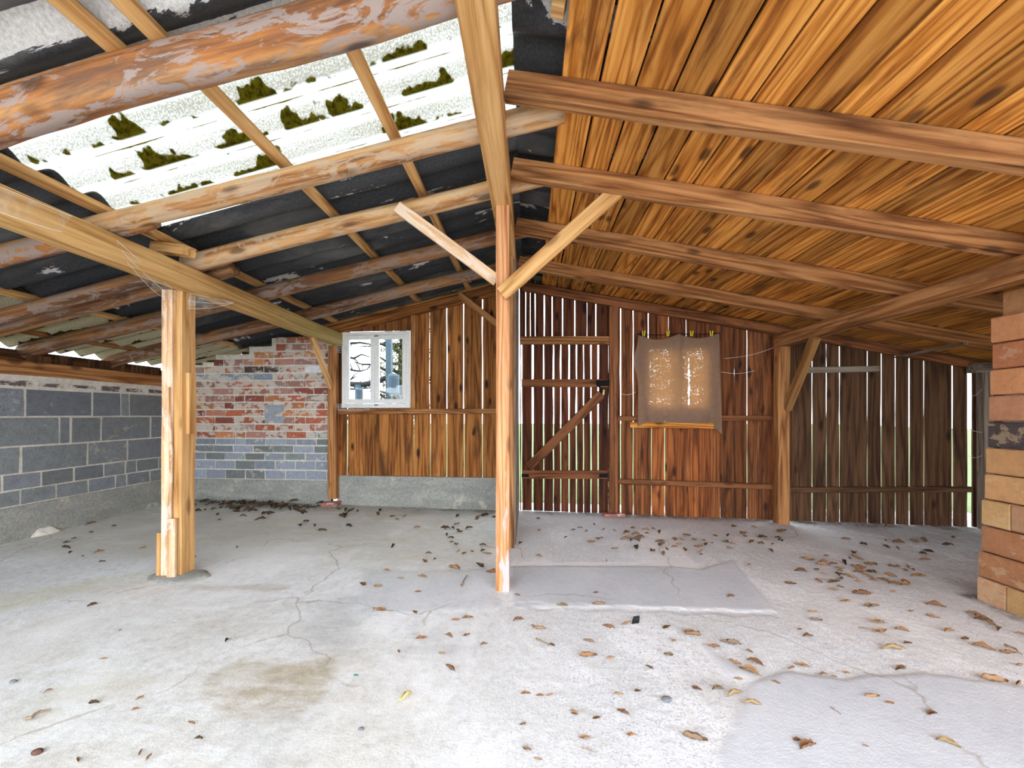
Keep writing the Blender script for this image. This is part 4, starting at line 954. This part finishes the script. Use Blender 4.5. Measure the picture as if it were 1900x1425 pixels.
LM = [leafmesh(0, s, M['leaf']) for s in range(9)]; LD = [leafmesh(0, 30 + s, M['leafdark']) for s in range(5)]; LT = [leafmesh(0, 50 + s, M['leaftan']) for s in range(3)]
def put(me_, p, size, ang, label, group=None, tilt=.12, name='dry_leaf', cat='leaf'):
    o = bpy.data.objects.new(name, me_); C.objects.link(o); o.location = (p.x, p.y, fz(p.x) + .0035 + size * .02)
    o.scale = (size,) * 3; o.rotation_euler = (random.uniform(-tilt, tilt), random.uniform(-tilt, tilt), ang)
    return tag(o, label, cat, group)
def pxsize(p, px): return px * (p - CAM).dot(FW) / F_PX
# leaves lying one by one in the foreground: (column, row, length in px)
FG = [(1000, 1170, 22), (962, 1153, 18), (990, 1165, 12), (868, 1149, 18), (845, 1153, 14), (704, 1135, 22), (770, 1139, 14), (783, 1072, 16), (843, 1057, 34), (890, 1052, 20), (917, 1065, 26), (717, 1060, 12), (744, 1075, 10), (701, 1090, 14), (673, 1087, 18), (776, 1100, 10),
      (936, 1097, 12), (960, 1106, 10), (1043, 1126, 18), (1110, 1124, 20), (1105, 1102, 10), (1129, 1166, 20), (1162, 1160, 18), (1237, 1167, 16), (1285, 1179, 24), (1024, 1200, 12), (1092, 1193, 18), (1092, 1220, 28), (1133, 1224, 14), (1205, 1241, 14), (1240, 1218, 16), (1251, 1192, 10),
      (976, 1290, 16), (1001, 1294, 14), (1020, 1293, 12), (1064, 1324, 14), (1107, 1336, 14), (1148, 1291, 16), (1183, 1285, 12), (1156, 1325, 20), (1066, 1328, 12), (1084, 1373, 18), (1172, 1367, 16), (835, 1243, 24), (820, 1215, 12), (740, 1211, 10), (782, 1187, 18), (833, 1183, 16), (866, 1181, 12), (898, 1198, 12),
      (978, 1394, 16), (970, 1347, 12), (998, 1412, 12), (1290, 1374, 38), (1285, 1180, 26), (1355, 1197, 30), (1325, 1203, 20), (1391, 1211, 12), (1364, 1233, 20), (1400, 1232, 24), (1390, 1249, 30), (1370, 1263, 14), (1293, 1281, 16), (1331, 1282, 22), (1364, 1292, 30), (1397, 1310, 28), (1439, 1269, 14),
      (1468, 1243, 16), (1489, 1238, 20), (1529, 1254, 14), (1547, 1258, 10), (1571, 1251, 12), (1619, 1296, 22), (1650, 1308, 14), (1671, 1245, 18), (1675, 1240, 12), (1500, 1390, 34), (1480, 1378, 16), (1606, 1388, 10), (1730, 1328, 20), (1760, 1384, 30), (1845, 1266, 38), (1890, 1272, 20), (1659, 1208, 32), (1685, 1196, 14), (1628, 1157, 22), (1673, 1172, 20),
      (1515, 1153, 18), (1508, 1138, 14), (1500, 1183, 16), (1484, 1170, 10), (1598, 1105, 26), (1636, 1175, 22), (1762, 1174, 20), (1790, 1188, 14), (1825, 1205, 26), (1870, 1215, 24), (1893, 1237, 14), (1737, 1127, 24), (1732, 1147, 16), (1618, 1128, 22), (1600, 1103, 22), (1570, 1118, 16), (1357, 1109, 14), (1545, 1096, 14), (1467, 1085, 16), (1657, 1100, 10),
      (1691, 1136, 10), (1704, 1071, 22), (1675, 1086, 18), (1652, 1083, 14), (1637, 1077, 14), (1896, 1180, 14)]
notable = {(843, 1057): 'large curled pale brown leaf left of the centre post foot', (1092, 1220): 'clump-like crumpled brown leaf in the middle foreground', (1290, 1374): 'broad curled reddish-brown leaf near the bottom edge', (1845, 1266): 'large dark brown leaf at the right foreground',
           (1500, 1390): 'long curled brown and tan leaf near the bottom edge by a thin crack', (1659, 1208): 'long pale ribbed leaf lying flat in the right foreground', (1390, 1249): 'tan twisted leaf on the small smooth grey patch', (1364, 1292): 'tan folded leaf below the small smooth grey patch',
           (1397, 1310): 'pale tan leaf on a stalk at the lower end of the smooth patch crack', (835, 1243): 'upright curled brown leaf alone in the central foreground', (1760, 1384): 'flat pale tan leaf alone near the bottom right corner', (1355, 1197): 'reddish leaf on the rough white concrete above the small smooth patch',
           (917, 1065): 'dark curled leaf touching the left side of the centre post foot', (704, 1135): 'pale brown leaf on the cracked strip left of the centre post'}
tanset = {(1659, 1208), (1760, 1384), (1397, 1310), (1364, 1292), (1598, 1105)}
for i, (px, py, s) in enumerate(FG):
    p = onfloor(px, py); k = (px, py); sz = max(.018, min(.10, pxsize(p, s) * 1.15))
    if k in notable: put(random.choice(LT if k in tanset else LM), p, sz, random.uniform(-.8, .4) + (math.pi if random.random() < .5 else 0), notable[k])
    else:
        g = 'dry leaves in the right foreground' if px > 1260 else 'dry leaves in the middle foreground'
        lb = 'small dry brown leaf on the pale rough concrete of the right foreground' if px > 1260 else 'small dry brown leaf on the concrete around and before the centre post foot'
        put(random.choice(LM), p, sz, random.uniform(-.9, .5) + (math.pi if random.random() < .5 else 0), lb, g)
p = onfloor(752, 1297); put(leafmesh(0, 77, M['leafyellow']), p, .062, 1.1, 'single bright yellow leaf alone in the foreground', name='yellow_leaf')
# scattered litter further back: (centre column, row, spread x, spread y, count, dark share, label, group)
def scatter(cx, cy, sx, sy, n, dark, lb, g, smin=8, smax=17, lo=945, hi=1130, stack=.0):
    for _ in range(n):
        for __ in range(20):
            px = random.gauss(cx, sx); py = random.gauss(cy, sy)
            if lo < py < hi and px < 1900: break
        p = onfloor(px, py)
        if p.y > yw(p.x) - .06 or p.x < WX + .06 or (p.x > 2.34 and p.y < 2.42): continue
        if abs(p.x + 2.02) < .1 and abs(p.y - 2.39) < .1: continue
        o = put(random.choice(LD if random.random() < dark else LM), p, max(.022, min(.09, pxsize(p, random.uniform(smin, smax)) * 1.1)), random.uniform(0, 6.28), lb, g, .25)
        o.location.z += random.uniform(0, stack)
scatter(1215, 1005, 60, 14, 34, .1, 'dry orange-brown leaf on the floor before the barn door and sackcloth', 'dry leaves before the door wall')
scatter(1080, 1000, 70, 25, 16, .2, 'dry orange-brown leaf on the floor before the barn door and sackcloth', 'dry leaves before the door wall', 6, 14)
scatter(1410, 1005, 45, 18, 26, .15, 'dry brown leaf on the floor in front of the right wooden post', 'dry leaves by the right post', 8, 18)
scatter(1580, 1060, 60, 14, 44, .1, 'dry orange-brown leaf in the drift between right post and brick pillar', 'dry leaves between post and pillar', 9, 20)
scatter(1680, 1010, 80, 22, 18, .5, 'dry brown leaf on the shaded floor before the dark right boards', 'dry leaves on the shaded right floor', 8, 20)
scatter(470, 938, 75, 9, 80, .9, 'dark rotting leaf in the litter along the foot of the brick wall', 'dark leaves along the brick wall', 10, 26, 926, 975, .02)
scatter(620, 955, 140, 22, 34, .85, 'dark rotting leaf on the floor between left post and window wall', 'dark leaves before the window wall', 8, 20, 938, 1050)
scatter(860, 1000, 50, 28, 20, .6, 'dark rotting leaf on the floor between left post and window wall', 'dark leaves before the window wall', 8, 16, 950, 1060)
scatter(160, 1010, 90, 30, 16, .8, 'dark leaf scrap on the floor in front of the grey block wall', 'dark leaves by the block wall', 6, 14, 950, 1100)
scatter(250, 1250, 200, 80, 14, .6, 'tiny brown leaf scrap on the left foreground concrete', 'leaf scraps in the left foreground', 8, 16, 1120, 1420)
for (px, py, s) in [(1815, 1140, 22), (1830, 1150, 26), (1845, 1158, 24), (1822, 1146, 20), (1860, 1168, 22), (1838, 1152, 18)]:
    p = onfloor(px - 8, py + 2); p.x = min(p.x, 2.35); put(random.choice(LM), p, pxsize(p, s), random.uniform(0, 6), 'orange-brown leaf against the foot of the brick pillar', 'leaves at the brick pillar foot')
# twigs, scraps, pebbles
def twig(pa, pb, r_, lb, mat='twig'):
    a = onfloor(*pa); b = onfloor(*pb); a.z += r_ + .004; b.z += r_ + .004; m = MB()
    m.tube([a.lerp(b, t) + V((n3((t * 3, pa[0], 0)) * .012, n3((t * 3, pa[1], 2)) * .012, .004 * math.sin(math.pi * t))) for t in [k / 6 for k in range(7)]], [r_ * (1 - .5 * k / 6) for k in range(7)], 6)
    tag(m.build('twig', M[mat]), lb, 'twig')
twig((995, 1188), (1018, 1202), .004, 'grey straight twig lying in the middle foreground')
twig((1592, 1166), (1652, 1183), .0025, 'thin pale twig in the right foreground above the ribbed leaf')
twig((1865, 1200), (1898, 1218), .005, 'grey-brown twig at the right edge of the foreground')
twig((855, 1090), (868, 1070), .005, 'forked brown twig left of the centre post foot')
twig((48, 1340), (95, 1322), .006, 'dark brown twig in the left foreground')
twig((690, 1137), (730, 1136), .002, 'thin brown straw along the crack left of the centre post')
twig((1080, 1392), (1105, 1400), .002, 'thin grey straw near the bottom edge')
twig((1540, 1315), (1560, 1330), .002, 'tiny dark straw on the smooth concrete at the right')
twig((893, 1015), (922, 1019), .004, 'thin brown stick lying left of the centre post further back')
p = onfloor(1180, 1157); m = MB()
m.box(p + V((-.022, -.012, .003)), (.034, .006, .002), (.010, .024, .012), (0, 0, .003)); m.box(p + V((-.012, .005, .012)), (.028, -.004, .006), (.004, .012, .010), (0, 0, .003))
tag(m.build('plastic_scrap', M['plastic']), 'bent shard of black plastic on the floor right of the centre post', 'plastic scrap')
for (px, py, lb) in [(660, 1254, 'tiny green plastic fleck in the foreground, left of the yellow leaf'), ]:
    p = onfloor(px, py); m = MB(); m.box(p + V((-.007, -.004, .002)), (.014, 0, 0), (0, .008, 0), (0, 0, .002)); tag(m.build('plastic_fleck', M['green_plastic']), lb, 'plastic scrap')
def pebble(px, py, s, lb, mat='stone'):
    p = onfloor(px, py); m = MB(); P = []; G = []
    for i in range(7):
        ph = -math.pi / 2 + math.pi * i / 6; r = []; g = []
        for j in range(11):
            a = j / 10 * 2 * math.pi; k = s * (1 + .2 * n3((math.cos(a) + px, math.sin(a), ph)))
            r.append(p + V((math.cos(a) * math.cos(ph) * k, math.sin(a) * math.cos(ph) * k * .8, s * .45 + math.sin(ph) * s * .5))); g.append((a, ph, 0))
        P.append(r); G.append(g)
    m.quadgrid(P, G); tag(m.build('pebble', M[mat], smooth=True), lb, 'pebble')
pebble(1237, 1302, .018, 'round grey stone in the middle foreground, right of centre')
pebble(69, 1399, .014, 'small dark stone near the bottom left corner', 'rust')
pebble(670, 1355, .009, 'small grey stone in the foreground below the yellow leaf')
pebble(24, 1267, .011, 'small grey-brown stone at the left edge of the foreground')
pebble(222, 1170, .006, 'tiny dark stone on the tan streaked concrete at the left')
# loose brick piece at the foot of the door post
p = wp(xw(1135), fz(.8), .085); m = MB(); m.box(p + V((-.10, -.04, 0)), (.2, -.01, 0), (.0, .06, 0), (0, 0, .028), col=(.42, .16, .12), jit=.006); tag(m.build('broken_brick', M['brick']), 'flat broken red brick at the foot of the door post', 'brick')
